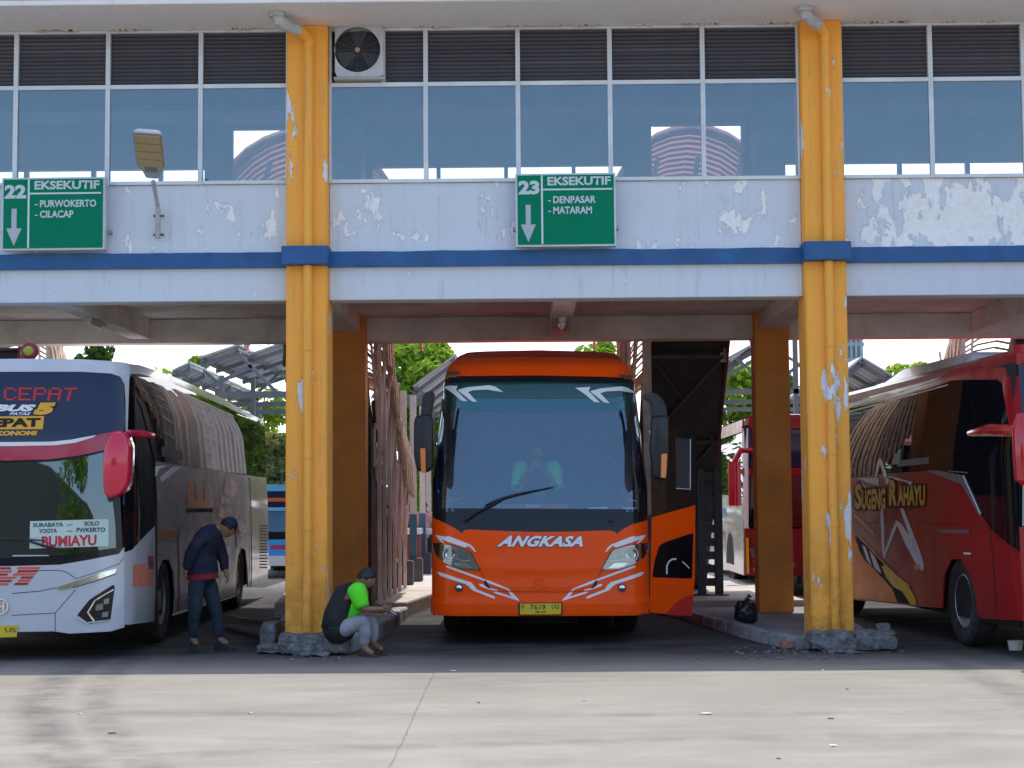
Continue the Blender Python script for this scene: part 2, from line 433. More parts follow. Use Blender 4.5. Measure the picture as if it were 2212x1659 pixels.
# ------------------------------------------------------------------ terminal building
B = thing('terminal_building', 'two-storey bus terminal in peeling lavender and orange paint with a blue band and louvred windows', 'building')
CX = [-8.33, -2.51, 3.31, 9.13]
YF, ZB0, ZB1, ZBM, ZSILL, ZTR, ZSOF = 18.56, 4.30, 4.465, 3.92, 5.285, 6.39, 7.05
def bx(name, mat, *a, parent=None, bevel=.006, label=None):
    m = MB(); m.box(*a); o = m.build(name, mat, parent or B, bevel=bevel)
    if label: o['label'] = label
    return o
bays = [(a + .235, b - .235) for a, b in zip(CX, CX[1:])]
bays = [(-14.0, CX[0] - .235)] + bays + [(CX[-1] + .235, 15.)]
for i, (a, b) in enumerate(bays):
    bx('parapet_wall', WALL, a, b, 18.74, 18.92, ZB1, ZSILL - .03)
    bx('front_beam', LOWW, a, b, 18.72, 19.02, ZBM, ZB0)
    # blue band, its top edge a little lifted and wavy
    m = MB(); n = 60; r = random.Random(i)
    prof = [(a + (b - a) * k / n) for k in range(n + 1)]
    top = [ZB1 + .012 * mnoise.noise((x * 1.7, i, 0)) + .006 * mnoise.noise((x * 9, 3, i)) for x in prof]
    m.prism([(x, ZB0 - .01) for x in prof] + [(x, z) for x, z in zip(prof[::-1], top[::-1])], 18.66, 18.745, 'y')
    m.build('blue_band', BLUE, B, bevel=0)
    # thin ragged flashing above the band
    m = MB()
    for k in range(n):
        x0, x1 = prof[k], prof[k + 1]; z0, z1 = top[k], top[k + 1]
        h0, h1 = .012 + .02 * max(0, mnoise.noise((x0 * 2, 8, i))), .012 + .02 * max(0, mnoise.noise((x1 * 2, 8, i)))
        v = [m.bm.verts.new(p) for p in ((x0, 18.672, z0 + .002), (x1, 18.672, z1 + .002), (x1, 18.700, z1 + h1), (x0, 18.700, z0 + h0), (x0, 18.739, z0 + h0), (x1, 18.739, z1 + h1))]
        m.face([v[0], v[1], v[2], v[3]]); m.face([v[3], v[2], v[5], v[4]])
    m.build('band_flashing', WHITE, B, recalc=False)
for i, x in enumerate(CX):
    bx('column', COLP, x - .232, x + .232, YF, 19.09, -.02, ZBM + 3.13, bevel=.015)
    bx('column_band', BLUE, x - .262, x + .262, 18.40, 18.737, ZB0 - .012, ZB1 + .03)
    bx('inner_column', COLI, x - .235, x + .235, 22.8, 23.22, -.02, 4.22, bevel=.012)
    bx('longitudinal_beam', CEIL, x - .16, x + .16, 19.025, 22.98, ZBM + .06, 4.20, bevel=0)
for x in [(p + q) / 2 for p, q in zip(CX, CX[1:])]:
    bx('secondary_beam', CEIL, x - .13, x + .13, 19.025, 22.98, ZBM + .005, 4.20, bevel=0)
bx('rear_beam', CEIL, -14, 15, 23.0 - .01, 23.36, 3.87, 4.20, bevel=.01)
bx('deck_slab', CEIL, -14, 15, 18.93, 23.42, 4.205, 4.40, bevel=0)
bx('upper_floor', INTD, -14, 15, 18.93, 23.2, 4.405, 4.44, bevel=0)
# roof with overhanging eave
bx('roof_slab', SOFF, -14, 15, 17.70, 23.5, ZSOF + .06, 7.32, bevel=.01)
bx('eave_soffit', SOFF, -14, 15, 17.72, 18.98, ZSOF, ZSOF + .057, bevel=.006)
m = MB()
r = random.Random(3)
for k in range(230):            # curled plaster along the head of the windows
    x = -6 + k * .05 + r.uniform(-.02, .02)
    if mnoise.noise((x * 2.3, 0, 5)) > -.05:
        w = r.uniform(.01, .05); h = r.uniform(.006, .022)
        m.box(x - w, x + w, 18.66, 18.70, ZSOF - h, ZSOF - .001)
m.build('flaking_plaster', P('cream_plaster', (.62, .60, .50), .9), B, smooth=False, kind='stuff')
# room behind the glass
bx('ceiling', INTW, -14, 15, 19.0, 23.2, 6.98, 7.04, bevel=0)
m = MB(); ZO = 6.365
wins = []            # back wall: openings with their sills, doorways to the stairs
def backwall():
    doors = [(-4.2, -2.55), (1.72, 3.0), (-10., -8.4), (7.6, 8.9)]
    strips = []
    x = -14.
    for d0, d1 in sorted(doors):
        strips.append((x, d0, None)); strips.append((d0, d1, 'd')); x = d1
    strips.append((x, 15., None))
    for a, b, k in strips:
        if k: m.box(a, b, 23.24, 23.36, 6.93, 7.05); continue
        m.box(a, b, 23.24, 23.36, ZO, 7.05); m.box(a, b, 23.24, 23.36, 4.41, 5.5)
        m.box(a, a + .34, 23.24, 23.36, 5.5, ZO); m.box(b - .34, b, 23.24, 23.36, 5.5, ZO)
        q = a + .34
        while q < b - .6:
            q += .955; q2 = min(q, b - .34)
            m.box(q2 - .055, q2, 23.25, 23.35, 5.5, ZO)
backwall(); m.build('rear_wall', INTW, B, smooth=False)
for x in CX: bx('interior_pier', INTW, x - .2, x + .2, 22.6, 23.2, 4.45, 6.97, bevel=0)
bx('interior_beam', INTD, -14, 15, 21.0, 21.25, 6.72, 6.97, bevel=0)
bx('door_surround', P('salmon_plaster', (.52, .30, .24), .8), 3.0, 3.12, 23.14, 23.235, 4.45, 7.0, bevel=0)
bx('door_surround', MATS['salmon_plaster'], 1.60, 1.72, 23.14, 23.235, 4.45, 7.0, bevel=0)
bx('door_surround', MATS['salmon_plaster'], 1.72, 3.0, 23.14, 23.235, 6.93, 6.97, bevel=0)
# windows
slat_me = {}
def slat_mesh(w):
    key = round(w, 3)
    if key not in slat_me:
        m = MB(); M = Matrix.Rotation(RAD(-38), 4, 'X'); m.box(-w / 2, w / 2, -.032, .032, -.004, .004, M)
        o = m.build('slat', SLATM, None, smooth=False); slat_me[key] = o.data; bpy.data.objects.remove(o)
    return slat_me[key]
rs = random.Random(9)
def window(x0, x1, fan=False, first=False, last=False):
    zt, zb = ZSOF - .004, ZSILL - .028; yf0, yf1 = 18.70, 18.76
    m = MB(); q = .026
    m.box(x0 - (0 if first else 0), x0 + q, yf0, yf1, zb, zt); m.box(x1 - q, x1, yf0, yf1, zb, zt)
    m.box(x0 + q, x1 - q, yf0 + .002, yf1, zb, zb + .04); m.box(x0 + q, x1 - q, yf0 + .002, yf1, ZTR - .024, ZTR + .024)
    m.box(x0 + q, x1 - q, yf0 + .002, yf1, zt - .03, zt)
    if fan: m.box(x0 + .60, x0 + .64, yf0 + .002, yf1, ZTR + .024, zt - .03)
    w = m.build('window', ALU, B, bevel=.004)
    m = MB(); m.box(x0 + q, x1 - q, 18.728, 18.734, zb + .04, ZTR - .024); m.build('pane', WGL, w, smooth=False)
    sx0 = x0 + q + (.62 if fan else 0); sx1 = x1 - q; me = slat_mesh(sx1 - sx0 - .006); n = 13
    for k in range(n):
        o = link('slat', me, w); o.location = ((sx0 + sx1) / 2, 18.765, ZTR + .055 + k * .0455)
        if rs.random() < .25: o.rotation_euler.x = rs.uniform(-.2, .15)
    # black sheet added behind the blades in place of the ceiling void's shade
    m = MB(); m.box(x0 + q, x1 - q, 18.82, 18.83, ZTR, zt); m.build('void_shade_panel', DARK, w, smooth=False)
for (a, b), ms in zip(bays[1:4], ([-7.97, -6.92, -5.866, -4.81, -3.747], [-1.174, -.122, .927, 1.984], [4.572, 5.627, 6.68, 7.73, 8.8])):
    xs = [a] + [q for q in ms if a + .2 < q < b - .05] + [b]
    for j, (p, q) in enumerate(zip(xs, xs[1:])):
        if q - p > .2: window(p, q, fan=(a > -3 and a < 0 and j == 0))
        else: bx('jamb_post', ALU, p, q, 18.70, 18.76, ZSILL - .028, ZSOF - .004)

# rain pipes down the columns
def pipe(x, label):
    t = thing('rain_pipe', label, 'pipe', group='rain pipes on the columns')
    bot = .16
    m = MB(); m.tube([(x, 18.505, bot), (x, 18.505, ZB0 - .016)], .052, 18); lo = m.build('lower_pipe', COLP, t)
    m = MB(); m.tube([(x, 18.505, ZB1 + .034), (x + .01, 18.505, 6.82)], .052, 18); m.build('upper_pipe', COLP, t)
    m = MB(); m.tube([(x + .01, 18.505, 6.78), (x + .01, 18.495, 6.86), (x - .03, 18.44, 6.91), (x - .10, 18.33, 6.93)], .06, 16); m.build('painted_elbow', COLP, t)
    m = MB(); m.tube([(x - .09, 18.34, 6.93), (x - .21, 18.18, 6.945), (x - .27, 18.09, 6.97), (x - .29, 18.06, 7.05)], [.068, .07, .066, .066], 16)
    m.build('grey_elbow', PVCP, t)
    m = MB(); m.tube([(x - .29, 18.06, 6.99), (x - .29, 18.06, 7.048)], .088, 18); m.build('pipe_collar', PVCP, t)
    for z in (1.35, 2.15, 3.35):
        m = MB(); m.lathe([(-.02, .054), (-.02, .060), (.02, .060), (.02, .054)], (x, 18.505, z), 'z', 18); m.build('pipe_joint', COLP, t)
    m = MB(); m.lathe([(0, .085), (.05, .082), (.10, .06)], (x, 18.505, .10), 'z', 16, True); m.build('mortar_collar', RUBB, t)
pipe(-2.49, 'orange rain pipe on the column left of the orange bus, ending above the broken kerb')
pipe(3.335, 'orange rain pipe on the column right of the orange bus, beside the red bus')
pipe(-8.31, 'orange rain pipe on the far left column')

# air conditioner condenser
t = thing('air_conditioner', 'white air conditioner condenser with round fan grille above the windows beside the left column', 'air conditioner')
x0, x1, z0, z1 = -2.20, -1.645, 6.46, 7.045
ACW = P('aged_white_enamel', (.52, .54, .58), .5, dirt=.25, vs=3)
m = MB(); cxa, cza, ra = -1.945, 6.775, .262
n = 40; bmA = m.bm
circ = [(cxa + ra * math.cos(2 * math.pi * k / n), cza + ra * math.sin(2 * math.pi * k / n)) for k in range(n)]
def sq(u, w):
    dx, dz = u - cxa, w - cza; s_ = 9
    if dx > 1e-6: s_ = min(s_, (x1 - cxa) / dx)
    if dx < -1e-6: s_ = min(s_, (x0 - cxa) / dx)
    if dz > 1e-6: s_ = min(s_, (z1 - cza) / dz)
    if dz < -1e-6: s_ = min(s_, (z0 - cza) / dz)
    return (cxa + dx * s_, cza + dz * s_)
outr = [bmA.verts.new((sq(*c)[0], 18.62, sq(*c)[1])) for c in circ]; inr = [bmA.verts.new((c[0], 18.62, c[1])) for c in circ]; dep = [bmA.verts.new((c[0], 18.69, c[1])) for c in circ]
bk = [bmA.verts.new((sq(*c)[0], 18.92, sq(*c)[1])) for c in circ]
m.skinrings([bk, outr, inr, dep], False); m.face(bk)
body = m.build('casing', ACW, t)
m = MB(); m.lathe([(0, .26), (.01, .0001)], (cxa, 18.76, cza), 'y', 32); m.build('fan_well', DARK, t)
m = MB()
for k in range(3):
    a = 2 * math.pi * k / 3 + 1.2
    for s_ in range(5):
        a0, a1 = a + s_ * .17, a + (s_ + 1) * .17; y = 18.70 + s_ * .008
        m.poly([(cxa + .05 * math.cos(a0), y, cza + .05 * math.sin(a0)), (cxa + .235 * math.cos(a0 - .1), y, cza + .235 * math.sin(a0 - .1)),
                (cxa + .235 * math.cos(a1 - .1), y + .008, cza + .235 * math.sin(a1 - .1)), (cxa + .05 * math.cos(a1), y + .008, cza + .05 * math.sin(a1))])
m.build('fan_blade_wheel', P('fan_plastic', (.10, .10, .12), .5), t, recalc=False)
m = MB()
for r_ in [.045 + .0235 * k for k in range(10)]: m.lathe([(-.003, r_ - .0022), (-.003, r_ + .0022), (.003, r_ + .0022), (.003, r_ - .0022)], (cxa, 18.635, cza), 'y', 36)
for k in range(16):
    a = math.pi * k / 16 * 2
    m.bar((cxa + .04 * math.cos(a), 18.635, cza + .04 * math.sin(a)), (cxa + .26 * math.cos(a), 18.635, cza + .26 * math.sin(a)), .005)
m.build('fan_grille', P('grille_wire', (.06, .065, .08), .5), t, kind='stuff')
m = MB(); m.lathe([(0, .0001), (0, .028), (.02, .03)], (cxa, 18.625, cza), 'y', 16); m.build('fan_badge', P('brass_badge', (.42, .28, .16), .4), t)
m = MB(); m.box(x0 - .01, x1 + .02, 18.6, 18.9, z0 - .035, z0 - .004); m.build('support_tray', P('tray_metal', (.40, .38, .36), .6, dirt=.4), t)

# strip lamps under the deck
def strip_lamp(x, y, rz, label):
    t = thing('strip_lamp', label, 'lamp', (x, y, ZBM + .0), rz, 'strip lamps under the deck')
    m = MB(); m.box(-.045, .045, -.35, .35, -.05, .002); m.build('lamp_housing', P('lamp_enamel', (.5, .5, .5), .4), t, bevel=.006)
    m = MB(); m.tube([(0, -.3, -.068), (0, .3, -.068)], .016, 10); m.build('tube', WHITE, t)
strip_lamp(.40, 21.0, 0, 'fluorescent strip lamp under the deck above the orange bus')
strip_lamp(-5.42, 20.6, .0, 'fluorescent strip lamp under the deck above the silver bus')

# ------------------------------------------------------------------ bay signs
GREEN = P('green_sign_vinyl', (.001, .20, .10), .6, spec=.1, var=.06)
SGW = P('white_sign_vinyl', (.66, .70, .74), .5, var=.04)
SGG = P('grey_white_letters', (.55, .62, .66), .5, var=.04)
def bay_sign(px0, px1, pyt, pyb, num, rows, label):
    Y = 18.50
    a, b = at(px0, (pyt + pyb) / 2, Y), at(px1, (pyt + pyb) / 2, Y); zt, zb = at(px0, pyt, Y).z, at(px0, pyb, Y).z
    W, Hh = b.x - a.x, zt - zb
    t = thing('bay_sign', label, 'sign', (a.x, Y, zb), 0, 'green bay number signs')
    t.rotation_euler = (0, RAD(-.15), 0)
    m = MB(); m.box(0, W, .012, .12, 0, Hh); m.build('sign_box', P('sign_edge', (.62, .66, .70), .35, metal=.3, dirt=.2), t, bevel=.004)
    m = MB(); m.box(.022, W - .022, 0, .011, .022, Hh - .022); m.build('face_panel', GREEN, t, bevel=0)
    fn = lambda u, v, o: (u * W, -o - .0005, v * Hh)
    def rect(n, u0, u1, v0, v1): patch(n, [(u0, v0), (u1, v0), (u1, v1), (u0, v1)], fn, SGW, t, .003, .003, 0, 0, False)
    rect('dividing_line', .255, .273, .03, .97); rect('dividing_line', .273, .965, .765, .787)
    def tx(s, u0, u1, v0, v1, mt=SGG, bold=.045): lettering('lettering', s, ((u0, v1), (u1, v1), (u1, v0), (u0, v0)), fn, mt, t, .004, bold)
    tx(num, .03, .24, .71, .90, bold=.05); tx('EKSEKUTIF', .32, .95, .83, .95, bold=.035)
    for i, rw in enumerate(rows):
        v = .585 - i * .145
        u1 = {'PURWOKERTO': .92, 'CILACAP': .70, 'DENPASAR': .80, 'MATARAM': .76}[rw]
        tx(rw, .375, u1, v, v + .10, bold=.03)
        rect('dash', .325, .352, v + .03, v + .043)
    patch('down_arrow', [(.10, .57), (.15, .57), (.15, .30), (.20, .30), (.125, .06), (.05, .30), (.10, .30)], fn, P('arrow_grey', (.44, .47, .52), .5, var=.04), t, .004, .003, 0, 0, False)
    for sx in (.0, 1.0):
        m = MB(); m.box(sx * W - .004 - (.03 if sx == 0 else -.008), sx * W + .004 - (.004 if sx == 0 else -.03), .10, .235, .25 * Hh, .29 * Hh); m.build('bracket', STEEL, t)
bay_sign(3, 226, 384, 541, '22', ['PURWOKERTO', 'CILACAP'], 'green sign for bay 22 EKSEKUTIF Purwokerto and Cilacap, at the left edge')
bay_sign(1114, 1331, 375, 533, '23', ['DENPASAR', 'MATARAM'], 'green sign for bay 23 EKSEKUTIF Denpasar and Mataram, above the orange bus')

# ------------------------------------------------------------------ street lamp on the parapet
t = thing('wall_lamp', 'LED street lamp on a pole bracket on the parapet, right of the bay 22 sign', 'street lamp')
Yl = 18.35
LAMPG = P('lamp_pole_paint', (.42, .43, .47), .5, dirt=.35, vs=10)
a, b, c = at(341, 515, 18.62), at(341, 447, 18.62), at(331, 392, 18.25)
m = MB(); m.tube([a, b], .030, 12); m.tube([b + Vector((0, 0, -.03)), b, at(336, 420, 18.5), c], [.028, .026, .025, .025], 12); m.build('bracket_pole', LAMPG, t)
m = MB()
for y in (465, 506): m.box(at(341, y, 18.6).x - .06, at(341, y, 18.6).x + .06, 18.63, 18.66, at(341, y, 18.6).z - .012, at(341, y, 18.6).z + .012); m.bar(at(341, y, 18.6) + Vector((-.04, 0, 0)), at(341, y, 18.74) + Vector((-.04, 0, 0)), .012); m.bar(at(341, y, 18.6) + Vector((.04, 0, 0)), at(341, y, 18.74) + Vector((.04, 0, 0)), .012)
m.build('clamp', P('rusty_clamp', (.25, .16, .10), .8), t)
# head leans out over the yard: seen from below and foreshortened
hb, ht = at(329, 385, 18.15), at(318, 287, 17.35)
ax = (ht - hb); Lh = ax.length; ax.normalize(); wx = Vector((1, 0, 0)); wx = (wx - ax * wx.dot(ax)).normalized(); up = ax.cross(wx)
HM = Matrix((wx, ax, up)).transposed().to_4x4(); HM.translation = hb
hw = .155
def hp(u, v, w): return HM @ Vector((u, v, w))
out = rnd([(-.07, 0), (.07, 0), (.09, .14 * Lh), (hw, .26 * Lh), (hw, Lh), (-hw, Lh), (-hw, .26 * Lh), (-.09, .14 * Lh)], .04)
m = MB(); m.loft([[hp(u * .8, v * .97 + .01, .06) for u, v in out], [hp(u, v, .03) for u, v in out], [hp(u, v, -.004) for u, v in out]])
m.build('lamp_body', P('lamp_aluminium', (.45, .46, .48), .4, metal=.3, dirt=.1), t)
for k in range(4):
    v0 = Lh * (.29 + k * .172); v1 = v0 + Lh * .155
    m = MB(); M2 = HM.copy(); m.box(-hw + .018, hw - .018, v0, v1, -.024, -.005, HM); md = m.build('led_module', P('yellowed_led_lens', (.42, .34, .17), .35, var=.1), t, bevel=.004)
m = MB()
for k in range(7): m.box(-.06 + k * .02 - .003, -.06 + k * .02 + .003, .16 * Lh, .27 * Lh, -.02, .0, HM)
m.build('cooling_fin', STEEL, t, kind='stuff')

# ------------------------------------------------------------------ coaches
class Bus:
    """coach-local axes: x across, y back from the nose, z up; pixel outlines are laid on its own curved skin"""
    def __init__(s, name, label, loc, ang, w=1.25, r=.35, L=11.5, bulge=.05, rake=((0, 0), (4, 0)), tumble=((0, 0), (4, 0)), group='coaches in the departure bays', cat='bus'):
        s.o = thing(name, label, cat, loc, ang, group); s.loc = Vector(loc); s.w, s.r, s.L, s.bul, s.rk, s.tb = w, r, L, bulge, rake, tumble
        s.Ri = Matrix.Rotation(-ang, 3, 'Z'); s.extra = None
    @staticmethod
    def pw(tab, z):
        if z <= tab[0][0]: return tab[0][1]
        for (a, u), (b, v) in zip(tab, tab[1:]):
            if z <= b: return u + (v - u) * (z - a) / (b - a)
        return tab[-1][1]
    def ww(s, z): return s.w - s.pw(s.tb, z)
    def front(s, x, z, off=0.):
        w = s.ww(z); ax = min(abs(x), w - 1e-4); q = w - s.r; sg = 1 if x >= 0 else -1
        y = s.bul * (ax / w) ** 2; nx, ny = 0, -1
        if ax > q:
            c = (ax - q) / s.r; y += s.r * (1 - math.sqrt(max(0, 1 - c * c))); nx, ny = c * sg, -math.sqrt(max(0, 1 - c * c))
        y += s.pw(s.rk, z)
        if s.extra: off = off + s.extra(x, z)
        return (sg * ax + nx * off, y + ny * off, z)
    def side(s, sg, y, z, off=0.):
        w = s.ww(z); q = w - s.r; yy = y - s.bul
        if yy < s.r:
            c = 1 - max(0, yy) / s.r; X = q + s.r * math.sqrt(max(0, 1 - c * c)); nx, ny = math.sqrt(max(0, 1 - c * c)), -c
        else: X, nx, ny = w, 1, 0
        fade = max(0, min(1, 1 - (y - s.r) / 1.6))
        return (sg * (X + nx * off), y + ny * off + s.pw(s.rk, z) * fade, z)
    def L_(s, p): return s.Ri @ (Vector(p) - s.loc)
    def fp(s, crop, *pts, dy=0.):
        out = []
        for x, y in cp(crop, *pts):
            o, d = s.L_(EYEV), s.Ri @ ray(x, y); yl = dy
            for _ in range(5):
                t = (yl - o.y) / d.y; p = o + d * t; yl = s.front(p.x, p.z)[1]
            out.append((p.x, p.z))
        return out
    def sp(s, sg, crop, *pts):
        out = []
        for x, y in cp(crop, *pts):
            o, d = s.L_(EYEV), s.Ri @ ray(x, y); xl = sg * s.w
            for _ in range(5):
                t = (xl - o.x) / d.x; p = o + d * t; fade = max(0, min(1, 1 - (p.y - s.r) / 1.6))
                yy = max(p.y - s.pw(s.rk, p.z) * fade, s.bul + s.r * .30); xl = s.side(sg, yy, p.z)[0]
            out.append((yy, p.z))
        return out
    def F(s, name, pts, mat, off=0., thick=.02, gu=.09, gv=.12, parent=None, **k): return patch(name, pts, s.front, mat, parent or s.o, off, thick, gu, gv, **k)
    def Sd(s, sg, name, pts, mat, off=0., thick=.02, gu=.25, gv=.3, parent=None, **k):
        return patch(name, pts, lambda u, v, o: s.side(sg, u, v, o), mat, parent or s.o, off, thick, gu, gv, **k)
def mir(pts, c=0.): return [(2 * c - x, z) for x, z in pts][::-1]
def stroke(pts, w0, w1=None):
    """polyline to a band of varying width"""
    w1 = w0 if w1 is None else w1; n = len(pts); L, R = [], []
    for i, p in enumerate(pts):
        p = Vector(p); a = Vector(pts[max(0, i - 1)]); b = Vector(pts[min(n - 1, i + 1)]); d = (b - a).normalized(); nn = Vector((-d.y, d.x)) * (w0 + (w1 - w0) * i / (n - 1)) / 2
        L.append(tuple(p + nn)); R.append(tuple(p - nn))
    return L + R[::-1]

TYRE = P('tyre_rubber', (.020, .020, .021), .8, var=.3, dirt=.3, vs=5, bump=.3, bs=60)
RIMM = P('steel_rim', (.20, .20, .21), .45, metal=.3, var=.2, dirt=.4)
CHROME = P('chrome', (.75, .76, .78), .12, metal=1., var=.05)
UNDER = P('underbody_black', (.012, .012, .013), .85, var=.3)
LENS = glass('headlight_lens', (1, 1, 1), .88, .06)
LENSIN = P('headlight_reflector', (.22, .235, .23), .3, metal=.6, var=.2)
AMBER = P('amber_lens', (.75, .20, .04), .2, coat=.4, var=.1)
PLATEY = P('plate_yellow', (.72, .50, .02), .45, var=.08, dirt=.1)
PLATEK = P('plate_black', (.02, .02, .02), .5)
SIDEGL = P('dark_tinted_side_glass', (.006, .007, .010), .012, coat=0, var=.1, spec=.2)
def wheel(par, x, y, sg, r=.49, w=.26, rim=RIMM):
    """tyre profile, rim dish, hub and nuts; sg = outward side"""
    m = MB(); o = (x, y, r); h = w / 2
    prof = [(-h * .8, r * .60), (-h, r * .68), (-h, r * .9), (-h * .75, r * .985), (-h * .3, r), (h * .3, r), (h * .75, r * .985), (h, r * .9), (h, r * .68), (h * .8, r * .60)]
    m.lathe([(a * sg, b) for a, b in prof], o, 'x', 36); wh = m.build('wheel', TYRE, par)
    m = MB(); m.lathe([(h * .8 * sg, r * .60), (h * .86 * sg, r * .57), (h * .55 * sg, r * .53), (h * .35 * sg, r * .40), (h * .55 * sg, r * .26), (h * .75 * sg, r * .24), (h * .8 * sg, r * .12), (h * .8 * sg, .001)], o, 'x', 28)
    m.build('rim', rim, wh)
    m = MB()
    for k in range(10):
        a = 2 * math.pi * k / 10; m.lathe([(h * .5 * sg, .013), (h * .72 * sg, .013), (h * .72 * sg, .001)], (x, y + r * .33 * math.cos(a), r + r * .33 * math.sin(a)), 'x', 6)
    m.build('wheel_nut', CHROME, wh)
    return wh
def plate(bus, quad, rows, parent=None):
    """registration plate printed on the nose"""
    b = bus.F('number_plate', quad, PLATEY, .02, .012, .3, .3)
    b['label'] = 'yellow registration plate'
    (u0, v1), (u1, _), (_, v0), _ = quad
    for s_, a0, a1, c0, c1 in rows:
        q = lambda a, c: (u0 + (u1 - u0) * a, v0 + (v1 - v0) * c)
        lettering('lettering', s_, (q(a0, c1), q(a1, c1), q(a1, c0), q(a0, c0)), bus.front, PLATEK, b, .0225, .008)
    return b
def plain_shell(b, mat, z0, z1, ztop, sides=(1, -1), ys=1.0, glassz=None, wheels=(2.1, 8.3), windows=True):
    """the sides, roof and tail that this photograph hides, kept simple but complete"""
    for sg in sides:
        pl = [(ys, z0), (b.L - .1, z0), (b.L - .1, z1), (ys, z1)]
        b.Sd(sg, 'side_panel', pl, mat, gu=.6, gv=.5)
        if glassz: b.Sd(sg, 'side_glass', [(ys, glassz[0]), (b.L - .4, glassz[0]), (b.L - .4, glassz[1]), (ys, glassz[1])], SIDEGL, .006, .004, .6, .5)
        for y in wheels: wheel(b.o, sg * (b.w - .16), y, sg); 
        for y in wheels:
            arc = [(y + .60 * math.cos(math.pi * k / 12), max(z0 - .01, .50 + .58 * math.sin(math.pi * k / 12))) for k in range(13)]
            b.Sd(sg, 'wheel_arch', arc, UNDER, .003, .004, .3, .3)
def roof(b, name, secs, mat):
    m = MB(); m.loft(secs); return m.build(name, mat, b.o, ang=50)

# ================================================================== orange coach (bay 23)
ORG = P('orange_bus_paint', (1., .085, .002), .24, coat=.05, spec=.14, var=.10, vs=1.6, dirt=.12)
ORGTOP = P('orange_red_roof_shade', (.42, .035, .010), .35, coat=.2, var=.2, dirt=.35, vs=1.5)  # orange darkened to red for the shading on the roof top
OW = P('white_decal', (.74, .74, .76), .35, coat=.2, var=.05)
ONAVY = P('navy_decal_edge', (.035, .04, .12), .35, var=.1)
WS_O = glass('orange_bus_windscreen_glass', (.85, .95, 1.),   .92, .055, rcol=(.72, .88, 1.), dust=.05, dcol=(.10, .20, .36))  # bluish dust tint stands in for sky mirrored in the screen
TEAL = glass('teal_sun_strip_film', (.08, .55, .50), .5, .03, dust=.30, dcol=(.01, .22, .20))
TEAL2 = glass('teal_film_fade', (.55, .9, .95), .92, .02, dust=.12, dcol=(.01, .25, .24))
cx0 = at(1166, 1090, 19.15).x
OB = Bus('orange_bus', 'orange coach with white stripes and ANGKASA on its nose, front door open', (cx0, 19.15, 0), RAD(-.2), 1.262, .30, 11.2, .06,
         rake=((0, .0), (.5, -.02), (1.3, .03), (1.75, .10), (3.0, .30), (3.25, .50), (3.45, 1.1)), tumble=((0, .02), (.5, 0), (1.8, .0), (3.0, .12), (3.4, .2)))
def crease(x, z):
    fx = max(0, 1 - (abs(x) / .78) ** 4)
    def led(z0, h, d): 
        t = (z - z0) / h; return d * math.exp(-t * t * 3) if t < 0 else d * max(0, 1 - t * 1.0) ** 1
    e = fx * (led(.865 + .05 * (x) ** 2, .10, .016) + led(.665, .07, .010))
    if z < .52: e += .02 * min(1, (.52 - z) / .03)
    if z < .36: e -= .045 * ((.36 - z) / .1) ** 2
    return e
OB.extra = crease
body_px = [(108, 945), (150, 958), (200, 982), (240, 1003), (272, 1028), (284, 1012), (310, 1008), (500, 1016), (660, 1020), (840, 1018), (1010, 1012), (1040, 1018), (1052, 1030), (1085, 1005), (1130, 982), (1213, 958), (1212, 1395), (1195, 1428), (1150, 1440), (160, 1440), (122, 1425), (106, 1390)]
hl_L = [(245, 428), (340, 432), (450, 448), (560, 478), (655, 508), (700, 570), (750, 660), (798, 748), (700, 745), (580, 738), (480, 705), (380, 660), (300, 590), (262, 520)]
OB.F('front_body_panel', OB.fp('A', *body_px), ORG, 0, .03, .05, .035)
cxp = 1168.0
def mB(pts):      # mirror an outline measured in crop B about the nose's centre line
    ox, oy, s = CROPS['B']; cB = (cxp / K - ox) / s
    return [(2 * cB - x, y) for x, y in pts][::-1]
